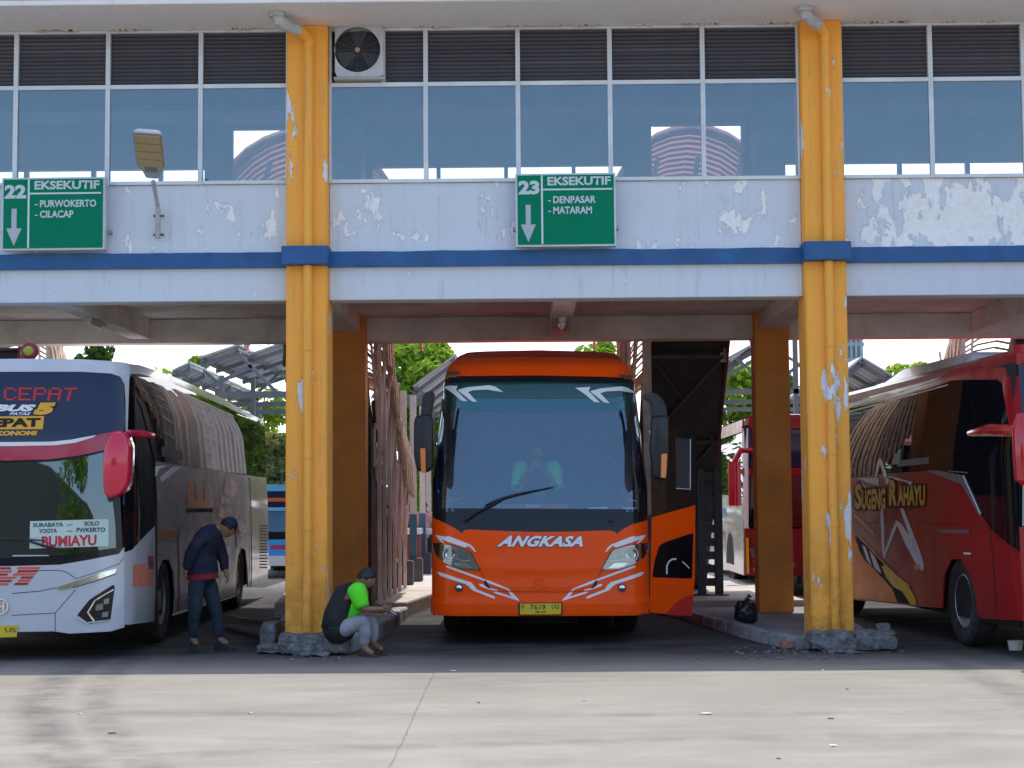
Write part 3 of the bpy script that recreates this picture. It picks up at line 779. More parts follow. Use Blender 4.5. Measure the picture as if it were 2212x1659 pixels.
for k, f in enumerate((lambda p: p, mB)):
    hp_ = OB.fp('B', *f(hl_L)); hl = OB.F('headlight', hp_, LENSIN, .004, .012, .06, .06)
    rim = [hp_[i] for i in range(len(hp_))]
    cen = Vector((sum(p[0] for p in rim) / len(rim), sum(p[1] for p in rim) / len(rim)))
    OB.F('headlight_seal', [tuple(cen + (Vector(p) - cen) * 1.05) for p in rim], BLACK, .002, .006, .06, .06, parent=hl)
    pc = OB.fp('B', *f([(440, 560), (445, 561)]))[0]
    c3 = Vector(OB.front(pc[0], pc[1], .006))
    m = MB()
    for r0, r1, mt in ((.075, .088, CHROME),): m.lathe([(-.012, r0), (-.022, (r0 + r1) / 2), (-.012, r1), (0, r1), (0, r0)], c3, 'y', 28)
    m.build('ring_light', OW, hl)
    m = MB(); m.lathe([(-.016, .001), (-.014, .02), (-.008, .033), (0, .04)], c3, 'y', 20); m.build('projector', SIDEGL, hl)
    m = MB(); m.lathe([(-.008, .04), (-.014, .055), (-.008, .06), (0, .062)], c3, 'y', 20); m.build('projector_bezel', CHROME, hl)
    OB.F('light_bar', OB.fp('B', *f(stroke([(510, 612), (600, 640), (685, 636)], 16, 14))), OW, .018, .01, .1, .1, parent=hl)
    OB.F('reflector_block', OB.fp('B', *f([(480, 665), (640, 665), (720, 730), (600, 722), (520, 700)])), CHROME, .010, .008, .1, .1, parent=hl)
    OB.F('headlight_glass', hp_, LENS, .030, .003, .06, .06, parent=hl)
    # white flashes of the livery, each with its dark edge
    stripes = [
        ([(262, 322), (420, 352), (660, 455), (620, 478), (395, 400), (330, 378), (378, 436), (345, 420), (300, 378)], 0),
        ([(398, 338), (440, 345), (690, 445), (722, 478), (756, 535), (728, 522), (690, 478), (650, 450), (410, 360)], 0),
        ([(385, 698), (420, 700), (860, 862), (870, 888), (840, 880), (400, 720)], 0),
        ([(862, 872), (900, 876), (1145, 975), (1175, 1010), (1160, 1012), (1130, 990), (880, 900)], 0),
        ([(1150, 1022), (1190, 1022), (1280, 1120), (1262, 1122), (1000, 1040), (960, 1018), (1010, 1016), (1185, 1075)], 0),
        ([(788, 920), (830, 922), (885, 960), (1012, 990), (1010, 1002), (940, 996), (870, 975), (800, 944)], 0),
        ([(286, 776), (330, 780), (640, 885), (690, 900), (730, 940), (760, 985), (975, 1070), (988, 1100), (960, 1096), (740, 1010), (700, 990), (660, 945), (620, 920), (320, 820)], 0)]
    for st, _ in stripes:
        q = OB.fp('B', *f(st)); c = Vector((sum(p[0] for p in q) / len(q), sum(p[1] for p in q) / len(q)))
        OB.F('livery_stripe', q, OW, .006, .002, .06, .05)
    # vertical seam beside the bonnet
    OB.F('bonnet_seam', OB.fp('B', *f(stroke([(690, 530), (745, 640), (800, 752), (850, 872)], 5))), UNDER, .0045, .002, .1, .05)
    OB.F('bonnet_vent', OB.fp('B', *f([(848, 878), (880, 885), (905, 940), (935, 975), (900, 968), (862, 930)])), UNDER, .009, .002, .1, .05)
    fg = OB.fp('B', *f([(547, 965), (550, 965)]))[0]; c3 = Vector(OB.front(fg[0], fg[1], .008))
    m = MB(); m.lathe([(0, .048), (-.012, .046), (-.014, .038), (0, .036)], c3, 'y', 22); fgl = m.build('fog_lamp', P('dark_bezel', (.06, .05, .05), .4), OB.o)
    m = MB(); m.lathe([(-.004, .037), (-.012, .025), (-.014, .001)], c3, 'y', 20); m.build('lens', CHROME, fgl)
OB.F('bonnet_seam', OB.fp('B', *stroke([(935, 975), (1000, 1008), (1200, 1014), (1800, 1018), (2080, 1012)], 4.5)), UNDER, .0045, .002, .1, .05)
q = OB.fp('B', (1050, 330), (2052, 338), (2052, 468), (1005, 466))
for mt, off, grow in ((ONAVY, .0155, .028), (OW, .018, 0.)):
    lettering('lettering', 'ANGKASA', q, OB.front, mt, OB.o, off, .045, .32, 1.06, .05, .05, grow)
m = MB(); e = OB.fp('B', (1517, 918))[0]; c3 = Vector(OB.front(*e, .004))
m.lathe([(0, .066), (-.008, .064), (-.008, .058), (0, .056)], c3, 'y', 32)
for k in range(3):
    a = math.pi / 2 + k * 2 * math.pi / 3; m.bar(c3 + Vector((0, -.004, 0)), c3 + Vector((.057 * math.cos(a), -.004, .057 * math.sin(a))), .008)
m.build('nose_emblem', ORG, OB.o)
pq = OB.fp('B', (1285, 1158), (1788, 1152), (1786, 1288), (1288, 1290))
OB.F('plate_holder', OB.fp('B', (1265, 1148), (1803, 1142), (1800, 1298), (1272, 1300)), BLACK, .012, .012, .2, .2)
plate(OB, pq, [('W', .03, .11, .46, .92), ('7619', .25, .62, .46, .92), ('UQ', .77, .95, .46, .92), ('09·24', .38, .62, .12, .33)])
# black nose band, pillars and header round the screen
OB.F('black_nose_band', OB.fp('A', (108, 900), (1214, 905), (1213, 962), (1130, 984), (1085, 1007), (1052, 1031), (1040, 1019), (1010, 1013), (660, 1021), (310, 1009), (284, 1013), (272, 1028), (240, 1003), (200, 982), (150, 958), (108, 945)), BLACK, -.003, .03, .08, .08)
OB.F('windscreen_pillar', OB.fp('A', (158, 258), (186, 270), (160, 330), (152, 420), (148, 600), (148, 800), (158, 912), (108, 905), (110, 700), (122, 450), (138, 300)), BLACK, .0, .03, .05, .12)
OB.F('windscreen_pillar', OB.fp('A', (1168, 268), (1148, 272), (1162, 330), (1168, 420), (1170, 600), (1172, 800), (1168, 912), (1214, 908), (1212, 700), (1202, 450), (1185, 300)), BLACK, .0, .03, .05, .12)
OB.F('windscreen_header', OB.fp('A', (160, 262), (190, 244), (300, 238), (660, 236), (1000, 243), (1110, 250), (1150, 262), (1170, 272), (1148, 276), (1000, 268), (660, 262), (300, 264), (186, 272)), BLACK, .001, .03, .08, .1)
ws_px = [(186, 268), (300, 262), (660, 260), (1000, 266), (1146, 272), (1162, 330), (1168, 420), (1171, 600), (1172, 800), (1168, 918), (700, 926), (158, 916), (148, 800), (148, 600), (152, 420), (160, 330)]
ws = OB.F('windscreen', OB.fp('A', *ws_px), WS_O, -.004, .004, .06, .08)
OB.F('sun_strip', OB.fp('A', (190, 272), (300, 266), (660, 264), (1000, 270), (1142, 276), (1158, 320), (1158, 336), (1000, 346), (660, 350), (300, 344), (166, 334), (168, 318)), TEAL, .0012, .001, .1, .1, parent=ws)
OB.F('sun_strip_fade', OB.fp('A', (166, 337), (300, 347), (660, 353), (1000, 349), (1160, 339), (1164, 400), (1000, 412), (660, 418), (300, 410), (158, 398)), TEAL2, .0012, .001, .1, .1, parent=ws)
for ddx in (0, 1):
    f = (lambda p: [(x + 667 if ddx else x, y + (6 if ddx else 0)) for x, y in p])
    for st in ([(176, 288), (252, 284), (243, 304), (300, 362), (272, 360), (222, 318)], [(252, 304), (300, 292), (410, 281), (440, 288), (482, 316), (455, 312), (400, 303), (330, 306), (302, 315), (350, 366), (322, 362), (258, 312)]):
        OB.F('windscreen_decal', OB.fp('A', *f(st)), OW, .0035, .0012, .1, .1, parent=ws)
# wiper
wp = [OB.front(*p, .05) for p in OB.fp('A', (290, 958), (340, 925), (430, 880), (480, 850))]
m = MB(); m.tube(wp, [.022, .012, .010, .008], 8); w1 = m.build('wiper', DARK, OB.o)
wp = [OB.front(*p, .035) for p in OB.fp('A', (388, 885), (470, 852), (560, 828), (735, 792))]
m = MB(); m.tube(wp, [.006, .014, .012, .005], 8); m.build('wiper_blade', DARK, w1)
for px_ in ((290, 958), (1022, 958)):
    c3 = Vector(OB.front(*OB.fp('A', px_)[0], .0)); m = MB(); m.lathe([(0, .034), (-.03, .03), (-.04, .001)], c3, 'y', 16); m.build('wiper_hub', DARK, OB.o)
# roof cap
cap_px = [(150, 262), (160, 236), (175, 222), (205, 190), (235, 158), (262, 132), (300, 116), (380, 110), (660, 104), (940, 112), (1040, 122), (1075, 150), (1112, 190), (1150, 222), (1168, 245), (1172, 272), (1150, 258), (1110, 246), (1000, 239), (660, 232), (300, 235), (190, 241)]
OB.F('roof_cap', OB.fp('A', *cap_px), ORG, .004, .03, .06, .05)
OB.F('roof_cap_shade', OB.fp('A', (240, 152), (262, 132), (300, 116), (380, 110), (660, 104), (940, 112), (1040, 122), (1072, 150), (1000, 146), (660, 138), (300, 144)), ORGTOP, .007, .003, .06, .04)  # darker red patch painted in for the reflection across the cap's top
for px_ in ([(200, 213), (262, 210), (264, 226), (205, 229)], [(1062, 228), (1122, 231), (1126, 244), (1068, 240)]): OB.F('marker_lamp', rnd(OB.fp('A', *px_), .02), P('smoked_lens', (.10, .08, .07), .2), .02, .02)
rp = [(-1.16, 2.95), (-1.14, 3.05), (-1.03, 3.16), (-.95, 3.24), (-.80, 3.30), (0, 3.335), (.80, 3.30), (.95, 3.24), (1.03, 3.16), (1.14, 3.05), (1.16, 2.95)]
def secs(y, s=1., dz=0.): return [(x * s, y, z + dz) for x, z in rp]
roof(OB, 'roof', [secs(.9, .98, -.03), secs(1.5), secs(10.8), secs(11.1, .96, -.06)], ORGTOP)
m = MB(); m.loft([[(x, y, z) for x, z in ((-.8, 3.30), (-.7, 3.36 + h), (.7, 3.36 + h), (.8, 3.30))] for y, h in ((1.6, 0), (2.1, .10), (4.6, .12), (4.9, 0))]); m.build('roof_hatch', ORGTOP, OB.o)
for sg in (1, -1):
    OB.Sd(sg, 'side_panel', [(.36, .32), (10.9, .32), (10.9, 1.75), (.36, 1.60)], ORG, 0, .03, .4, .4)
    OB.Sd(sg, 'side_glass', [(.36, 1.61), (10.9, 1.76), (10.9, 2.85), (.36, 2.85)], SIDEGL, 0, .02, .4, .4)
    OB.Sd(sg, 'cantrail', [(.36, 2.86), (10.9, 2.86), (10.9, 3.06), (.36, 3.06)], ORG, 0, .02, .4, .4)
    for y in (2.2, 8.2): wheel(OB.o, sg * 1.08, y, sg, .50, .27)
m = MB(); m.box(-1.15, 1.15, 11.0, 11.08, .4, 3.1); m.build('rear_panel', ORG, OB.o)
m = MB(); m.box(-1.16, 1.16, .35, 10.9, .34, .95); m.box(-.45, .45, .9, 10.5, .18, .34); m.box(-.98, .98, 2.12, 2.28, .38, .52); m.build('underbody', UNDER, OB.o)
# cabin seen through the screen
CAB = P('cabin_grey', (.10, .12, .14), .8); SEAT = P('seat_cloth', (.05, .09, .15), .9)
m = MB(); m.box(-1.15, 1.15, .3, 10.9, .96, 1.05); m.build('cabin_floor', CAB, OB.o)
m = MB(); m.loft([[(x, y, z) for x, z in ((-1.05, 1.05), (-1.05, 1.42 + h), (1.05, 1.42 + h), (1.05, 1.05))] for y, h in ((.42, 0), (.62, .02), (.85, -.05))]); m.build('dashboard', P('dash_grey', (.16, .20, .25), .7), OB.o, bevel=.03)
m = MB(); m.box(-1.1, 1.1, 5.0, 5.05, 1.05, 3.0); m.build('bulkhead', P('sky_mirror_blue', (.25, .42, .62), .9), OB.o)  # blue sheet supplies the sky tone mirrored in the windscreen
for y in (2.4, 3.3):
    for x in (-.8, -.38, .38, .8):
        m = MB(); m.box(x - .19, x + .19, y, y + .14, 1.3, 2.0); m.box(x - .12, x + .12, y, y + .12, 2.02, 2.2); st = m.build('passenger_seat', SEAT, OB.o, bevel=.03)
# inner mirrors and side windows glimpsed at the edges of the screen
for pl in ([(152, 345), (178, 352), (200, 400), (214, 455), (222, 560), (230, 660), (228, 780), (214, 806), (198, 795), (190, 700), (196, 560), (186, 470), (170, 405), (150, 395)],
           [(1166, 345), (1140, 372), (1112, 450), (1100, 560), (1094, 600), (1093, 770), (1102, 806), (1116, 824), (1130, 800), (1133, 700), (1128, 570), (1132, 470), (1150, 420), (1168, 410)]):
    OB.F('inner_mirror', OB.fp('A', *pl), DARK, .0008, .004, .06, .08)
OB.F('route_board', OB.fp('A', (448, 880), (808, 880), (808, 916), (440, 916)), P('red_board', (.55, .06, .07), .6), -.03, .006)
lettering('lettering', 'DENPASAR', OB.fp('A', (590, 882), (665, 882), (665, 896), (590, 896)), OB.front, OW, OB.o, -.029, .02)
for q_ in ([(905, 898), (1000, 892), (1015, 912), (925, 914)], [(1078, 898), (1158, 896), (1160, 916), (1085, 916)]): OB.F('paper_on_dashboard', OB.fp('A', *q_), OW, -.02, .003)
# outside mirrors
def outer_mirror(bus, arm, bodyp, refl, y0, y1, amber=AMBER, mat=P('mirror_plastic', (.016, .018, .024), .35, spec=.4)):
    def pt(x, z, y): return (x, y, z)
    o = [tuple(p) for p in bodyp]; cx_ = sum(p[0] for p in o) / len(o); cz_ = sum(p[1] for p in o) / len(o)
    sh = lambda s_, y: [(cx_ + (x - cx_) * s_, y, cz_ + (z - cz_) * (1 - (1 - s_) * .6)) for x, z in o]
    m = MB(); m.loft([sh(.86, y0), sh(.97, y0 + .02), sh(1., y0 + .07), sh(1., y1 - .03), sh(.94, y1)]); mr = m.build('outer_mirror', mat, bus.o, ang=60)
    if arm: m = MB(); m.prism(arm, y0 + .05, y0 + .15, 'y'); m.build('mirror_arm', mat, mr, bevel=.02)
    if refl: m = MB(); m.prism(refl, y0 - .008, y0 + .05, 'y'); m.build('repeater_lamp', amber, mr, bevel=.006)
    return mr
def flat(bus, yl, crop, *pts):
    out = []
    for x, y in cp(crop, *pts):
        o, d = bus.L_(EYEV), bus.Ri @ ray(x, y); t = (yl - o.y) / d.y; p = o + d * t; out.append((p.x, p.z))
    return out
mr = outer_mirror(OB, flat(OB, .05, 'A', (140, 318), (100, 310), (78, 340), (62, 470), (118, 470), (128, 400), (135, 350)), rnd(flat(OB, .05, 'A', (44, 436), (120, 430), (132, 460), (128, 700), (100, 722), (48, 712), (34, 640), (34, 470)), .03), flat(OB, 0, 'A', (66, 600), (92, 600), (94, 724), (70, 722)), -.12, .10)
mr = outer_mirror(OB, flat(OB, .05, 'C', (452, 302), (480, 280), (540, 288), (585, 340), (606, 450), (508, 450), (500, 350), (482, 328), (452, 322)), rnd(flat(OB, .05, 'C', (505, 418), (604, 412), (608, 500), (606, 640), (600, 780), (560, 800), (515, 780), (496, 600)), .03), flat(OB, 0, 'C', (564, 640), (598, 640), (590, 782), (560, 780)), -.12, .10)
# open front door, swung out beside the nose
DA = RAD(58)
dh = flat(OB, .45, 'C', (503, 1015), (490, 1590))
def doorfn(u, v, o): return (1.30 + u * math.sin(DA) - o * 0 + o * math.cos(DA) * 0, .42 + u * math.cos(DA) - o, v)
def dpx(crop, *pts):
    out = []
    nrm = Vector((math.cos(DA), -math.sin(DA), 0)); p0 = Vector((1.30, .42, 0))
    for x, y in cp(crop, *pts):
        o, d = OB.L_(EYEV), OB.Ri @ ray(x, y); t = (p0 - o).dot(nrm) / d.dot(nrm); p = o + d * t
        out.append(((p - p0).x / math.sin(DA), p.z))
    return out
dd = OB
door = patch('front_door', dpx('C', (512, 1012), (768, 940), (764, 1370), (748, 1594), (492, 1570), (505, 1200)), doorfn, ORG, OB.o, 0, .05, 0, 0)
door['label'] = 'open front door with curved lower window'
patch('door_lower_window', rnd(dpx('C', (756, 1102), (748, 1372), (514, 1364), (530, 1262), (556, 1178), (590, 1158)), .03), doorfn, SIDEGL, door, .004, .003, 0, 0)
patch('door_upper_glass', dpx('C', (500, 500), (770, 492), (768, 940), (512, 1012)), doorfn, P('brown_tinted_door_glass', (.02, .016, .014), .08, coat=.4), door, 0, .05, 0, 0)
patch('door_inner_pane', dpx('C', (650, 545), (738, 552), (736, 842), (655, 838)), doorfn, P('grey_tint', (.06, .06, .065), .1, coat=.5), door, .005, .003, 0, 0)
for pl in ([(736, 552), (741, 552), (740, 842), (735, 842)], [(655, 840), (740, 845), (740, 849), (655, 844)]): patch('pane_edge_trim', dpx('C', *pl), doorfn, ALU, door, .009, .003, 0, 0)
patch('handrail', dpx('C', *stroke([(600, 1345), (600, 1300), (612, 1272), (632, 1258), (655, 1256)], 9)), doorfn, ALU, door, .010, .004, 0, 0)
patch('handrail', dpx('C', *stroke([(690, 1272), (712, 1290), (732, 1312)], 6)), doorfn, ALU, door, .010, .004, 0, 0)
patch('door_red_corner', dpx('C', (592, 1582), (650, 1518), (700, 1482), (756, 1466), (748, 1593)), doorfn, P('red_decal', (.55, .03, .02), .3, coat=.3), door, .004, .003, 0, 0)
patch('door_seal', dpx('C', (492, 1000), (510, 1000), (500, 1592), (484, 1592)), doorfn, DARK, door, .004, .06, 0, 0)

# ================================================================== silver coach (bay 22)
SIL = P('silver_white_bus_paint', (.52, .54, .58), .18, coat=.5, var=.06, dirt=.06)
SILD = P('grey_side_paint', (.20, .20, .225), .24, coat=0, spec=.3, var=.12, dirt=.12)
NAVG = P('navy_tinted_glass', (.008, .015, .050), .05, coat=.1, var=.12, spec=.45)
WS_S = glass('silver_bus_windscreen_glass', (.5, .7, .8), .2, .13, rcol=(.8, .92, 1.), dust=.03, dcol=(.1, .16, .2))
CRIM = P('crimson_paint', (.42, .012, .05), .2, coat=.5, var=.12)
REDP = P('red_bus_paint', (.30, .007, .014), .2, coat=.05, spec=.3, var=.1, dirt=.05)
YEL = P('amber_yellow_decal', (.72, .36, .015), .35, var=.06)
dirS = ray(1020, 1090); aS = -math.atan2(dirS.x, dirS.y)
corner = at(283, 1090, 17.75); W_S = 1.27
SBloc = corner - Vector((math.cos(aS), math.sin(aS), 0)) * W_S; SBloc.z = 0; SBloc = SBloc - Vector((-math.sin(aS), math.cos(aS), 0)) * .22
SB = Bus('silver_bus', 'silver coach with crimson brow and mirror and a BUMIAYU route card in its windscreen', SBloc, aS, W_S, .24, 11.6, .07,
         rake=((0, .02), (.6, 0), (1.2, .02), (2.1, .075), (2.35, .09), (3.0, .20), (3.2, .32)), tumble=((0, .03), (.6, 0), (1.6, .0), (3.0, .07), (3.2, .12)))
def both(pts): # close a right-half outline on the centre line and mirror it
    a = [(max(0.0, x), z) for x, z in pts]; return a + [(-x, z) for x, z in a[::-1]]
def half(*p, crop='G'): return both(SB.fp(crop, *p))
SB.F('front_body_panel', half((60, 1192), (300, 1185), (450, 1160), (600, 1130), (626, 1096), (628, 1300), (626, 1500), (560, 1520), (350, 1532), (270, 1520), (60, 1524)), SIL, 0, .03, .07, .07)
SB.F('black_windscreen_surround', half((60, 660), (250, 656), (400, 636), (540, 602), (560, 700), (606, 850), (614, 1000), (618, 1098), (600, 1130), (450, 1160), (300, 1185), (60, 1192)), BLACK, -.002, .03, .08, .08)
ssw = SB.F('windscreen', half((60, 672), (180, 670), (280, 665), (390, 650), (520, 620), (532, 650), (560, 800), (580, 980), (584, 1100), (330, 1135), (60, 1150)), WS_S, .003, .004, .07, .07)
SB.F('crimson_brow', half((60, 575), (300, 572), (400, 560), (530, 522), (600, 512), (632, 520), (628, 600), (540, 606), (400, 636), (250, 655), (60, 660)), CRIM, .03, .05, .07, .05)
SB.F('white_brow_stripe', half((60, 568), (260, 566), (360, 556), (490, 532), (470, 545), (380, 572), (280, 584), (60, 588)), OW, .036, .004, .07, .05)
SB.F('upper_screen', half((60, 213), (400, 213), (560, 222), (605, 238), (626, 275), (632, 360), (632, 512), (600, 511), (530, 520), (400, 556), (300, 570), (60, 573)), NAVG, .0, .02, .08, .08)
SB.F('roof_fascia', half((60, 148), (400, 150), (560, 160), (640, 168), (655, 190), (652, 230), (640, 512), (632, 512), (632, 360), (626, 275), (605, 238), (560, 222), (400, 213), (60, 213)), SIL, .004, .03, .08, .05)
fcut = lambda *p: SB.fp('F', *p)
# dot-matrix destination and stuck-on lettering in the upper screen
LED = emis('dull_red_led', (.55, .05, .06), .35)
GLY = {'C': '01110 10001 10000 10000 10000 10001 01110', 'E': '11111 10000 10000 11110 10000 10000 11111', 'P': '11110 10001 10001 11110 10000 10000 10000', 'A': '01110 10001 10001 11111 10001 10001 10001', 'T': '11111 00100 00100 00100 00100 00100 00100'}
m = MB(); qa = fcut((50, 612), (1010, 612), (960, 780), (50, 772)); qa = [Vector(p) for p in qa]
for k, ch in enumerate('CEPAT'):
    for r_, row in enumerate(GLY[ch].split()):
        for c_, bit in enumerate(row):
            if bit == '1':
                u = (k + (c_ + .5) / 5.8) / 5; v = (r_ + .5) / 7
                p = (qa[0] * (1 - u) + qa[1] * u) * (1 - v) + (qa[3] * (1 - u) + qa[2] * u) * v
                x, y, z = SB.front(p.x, p.y, .004); m.box(x - .013, x + .013, y - .002, y, z - .009, z + .005)
m.build('led_destination', LED, SB.o, smooth=False, recalc=False)
def dec(s_, pts, mt, off=.006, bold=.05, shear=0., grow=0., crop='F', par=None, sp=1., bus=None): b_ = bus or SB; return lettering('lettering', s_, b_.fp(crop, *pts), b_.front, mt, par or b_.o, off, bold, shear, sp, .1, .1, grow)
dec('BUS', [(-60, 828), (462, 828), (432, 915), (-80, 915)], OW, bold=.06, shear=.25)
for mt, off, gr in ((UNDER, .005, .05), (YEL, .008, 0)): dec('5', [(490, 803), (724, 803), (640, 958), (410, 958)], mt, off, .09, .0, gr)
dec('PATAS', [(128, 925), (392, 925), (380, 962), (118, 962)], OW, bold=.03, shear=.25)
SB.F('yellow_name_panel', fcut((-560, 985), (556, 972), (540, 1138), (-560, 1142)), YEL, .006, .003, .12, .12)
dec('CEPAT', [(-280, 1003), (518, 995), (506, 1108), (-290, 1118)], UNDER, .0095, .05)
dec('EKONOMI', [(-110, 1160), (474, 1158), (466, 1215), (-116, 1222)], YEL, .006, .06, .1)
# route card behind the windscreen: seen as print on a pale card
rc = SB.F('route_card', SB.fp('E', (357, 1148), (1276, 1122), (1274, 1440), (350, 1470)), P('pale_green_card', (.50, .60, .54), .6, var=.05), .012, .005, .1, .1)
RTX = P('dark_teal_ink', (.03, .08, .10), .6); RRX = P('red_ink', (.48, .02, .03), .6)
def card(s_, pts, mt): dec(s_, pts, mt, .0135, .04, crop='E', par=rc)
card('SURABAYA', [(392, 1170), (748, 1160), (748, 1210), (392, 1220)], RTX); card('SOLO', [(992, 1150), (1170, 1146), (1168, 1198), (992, 1202)], RTX)
card('YOGYA', [(458, 1240), (676, 1232), (674, 1284), (458, 1290)], RTX); card('PWKERTO', [(900, 1226), (1242, 1220), (1240, 1272), (900, 1280)], RTX)
card('BUMIAYU', [(494, 1325), (1140, 1305), (1138, 1432), (494, 1455)], RRX)
for y in (1192, 1264): SB.F('dash', SB.fp('E', (790, y - 4), (860, y - 6), (860, y + 4), (790, y + 6)), RTX, .0135, .002, parent=rc)
wp = [SB.front(*p, .05) for p in SB.fp('E', (-120, 1350), (140, 1355), (350, 1365), (540, 1372))]
m = MB(); m.tube(wp, [.012, .014, .01, .006], 8); wpo = m.build('wiper', DARK, SB.o)
wp = [SB.front(*p, .045) for p in SB.fp('E', (100, 1345), (350, 1380), (540, 1440), (680, 1470), (880, 1480))]
m = MB(); m.tube(wp, [.004, .012, .014, .014, .012], 8); m.build('wiper_arm', DARK, wpo)
SB.F('lower_screen_trim', SB.fp('E', (150, 1545), (570, 1545), (580, 1556), (150, 1562)), SIL, .004, .003, .1, .1)
# nose details
GF = 'G'
for pl in (stroke([(100, 1215), (300, 1213), (335, 1222), (385, 1256)], 3), stroke([(60, 1330), (200, 1318), (285, 1300), (380, 1298), (500, 1262), (585, 1230)], 3.5), stroke([(60, 1440), (278, 1428)], 3), stroke([(278, 1520), (278, 1428), (380, 1312)], 3), stroke([(385, 1256), (480, 1225), (600, 1180), (624, 1150)], 2.5)):
    SB.F('panel_gap', SB.fp(GF, *pl), UNDER, .003, .002, .08, .08)
for f in (lambda p: p, mir):
    dl = SB.F('running_light', f(SB.fp(GF, (285, 1300), (330, 1284), (400, 1262), (500, 1228), (586, 1204), (578, 1228), (500, 1258), (400, 1290), (330, 1308), (300, 1312))), CHROME, .012, .01, .08, .08)
    fr = SB.F('fog_lamp_recess', f(rnd(SB.fp(GF, (388, 1440), (450, 1362), (572, 1284), (578, 1300), (556, 1466), (446, 1484)), .015)), BLACK, .004, .006, .08, .08)
    SB.F('chrome_blade', f(SB.fp(GF, *stroke([(392, 1448), (438, 1478), (560, 1462)], 12, 4))), SIL, .02, .015, .08, .08, parent=fr)
    SB.F('chrome_blade', f(SB.fp(GF, *stroke([(476, 1468), (444, 1425), (480, 1365), (570, 1310)], 10, 4))), CHROME, .02, .015, .08, .08, parent=fr)
    for q_ in ([(488, 1385), (520, 1380), (520, 1410), (486, 1416)], [(524, 1360), (550, 1352), (548, 1380), (524, 1384)], [(516, 1425), (546, 1420), (543, 1446), (514, 1450)], [(484, 1392), (494, 1390), (490, 1414), (482, 1416)]): SB.F('lamp_cell', f(SB.fp(GF, *q_)), LENSIN, .014, .008, .08, .08, parent=fr)
rr = random.Random(4)
RD2 = P('orange_red_decal', (.72, .10, .05), .3, coat=.3)
for k in range(6):
    y = 1196 + k * 16; x1_ = 206 - k * 12; x0_ = 110 + rr.uniform(-30, 20) - k * 6
    SB.F('nose_graphic', SB.fp(GF, (x0_, y), (x1_, y - 1), (x1_ - 8, y + 11), (x0_ - 8, y + 12)), CRIM if k % 2 else RD2, .005, .002, .1, .1)
    SB.F('nose_graphic', SB.fp(GF, (-20, y + 2), (x0_ - 22 + rr.uniform(-20, 10), y + 1), (x0_ - 34, y + 12), (-20, y + 13)), RD2 if k % 2 else CRIM, .005, .002, .1, .1)
e3 = Vector(SB.front(*SB.fp(GF, (6, 1395))[0], .004))
m = MB(); m.lathe([(0, .085), (-.02, .082), (-.02, .068), (0, .066)], e3, 'y', 30); m.bar(e3 + Vector((-.03, -.01, -.05)), e3 + Vector((-.03, -.01, .05)), .018); m.bar(e3 + Vector((.03, -.01, -.05)), e3 + Vector((.03, -.01, .05)), .018); m.bar(e3 + Vector((-.03, -.01, 0)), e3 + Vector((.03, -.01, 0)), .018)
m.build('nose_emblem', CHROME, SB.o)
plate(SB, SB.fp(GF, (-190, 1498), (91, 1489), (86, 1548), (-190, 1556)), [('AG', .04, .2, .45, .9), ('7185', .3, .62, .45, .9), ('US', .78, .97, .45, .9)])
# crimson mirror hanging from the brow
ctl = flat(SB, -.1, 'G', (560, 640))
mb = rnd(flat(SB, -.12, 'G', (575, 520), (610, 508), (648, 528), (668, 580), (666, 700), (655, 790), (620, 835), (580, 852), (545, 840), (534, 790), (534, 680), (542, 580)), .05)
mr = outer_mirror(SB, None, mb, None, -.30, .02, mat=P('crimson_mirror_paint', (.62, .010, .05), .14, coat=.6, var=.15))
m = MB(); a_ = flat(SB, -.1, 'G', (640, 520), (700, 528), (745, 536)); m.tube([(a_[0][0], -.05, a_[0][1]), (a_[1][0], .12, a_[1][1] + .01), (a_[2][0] - .05, .45, a_[2][1] + .02)], [.035, .045, .03], 10); m.build('mirror_arm', CRIM, mr)
m = MB(); a_ = flat(SB, -.3, 'G', (563, 735), (572, 792)); m.box(a_[0][0] - .004, a_[1][0] + .004, -.285, -.25, a_[1][1], a_[0][1]); m.build('repeater_lamp', AMBER, mr)
m = MB(); e2 = flat(SB, .5, 'G', (142, 118)); m.lathe([(-.05, .04), (-.04, .085), (0, .10), (.05, .085), (.06, .06)], (e2[0][0], .55, e2[0][1] + .02), 'y', 24, True); bz = m.build('roof_beacon', P('pink_red_plastic', (.24, .012, .035), .35, var=.1), SB.o)
m = MB(); m.lathe([(-.012, .001), (-.010, .042), (0, .055)], (e2[0][0], .50, e2[0][1] + .02), 'y', 20); m.build('beacon_lens', P('yellow_lens', (.40, .40, .03), .2), bz)
m = MB(); m.box(e2[0][0] - .2, e2[0][0] + .2, .45, .8, e2[0][1] - .22, e2[0][1] - .16); m.build('beacon_foot', SIL, bz)
# right-hand side
def SS(name, *p, crop='G', mat=SILD, off=0., par=None, gu=.3, gv=.3, thick=.02): return SB.Sd(1, name, SB.sp(1, crop, *p), mat, off, thick, gu, gv, parent=par)
SS('side_glass', (648, 224), (700, 222), (860, 268), (1100, 372), (1330, 478), (1340, 745), (1230, 728), (1100, 712), (920, 684), (780, 662), (660, 640), mat=SIDEGL, gu=.2)
SS('cantrail', (640, 170), (700, 178), (860, 232), (1100, 336), (1330, 462), (1330, 478), (1100, 372), (860, 268), (700, 222), (648, 224), mat=SIL, gu=.2)
SS('front_corner_glass', (656, 640), (782, 662), (782, 990), (720, 1052), (640, 1128), (636, 900), mat=SIDEGL, off=-.004)
SS('driver_door', (640, 1128), (720, 1052), (780, 992), (780, 1470), (630, 1492), mat=SIL)
SS('door_decal', (668, 1185), (768, 1176), (768, 1292), (668, 1298), mat=P('salmon_decal', (.75, .22, .15), .3), off=.004, thick=.003)
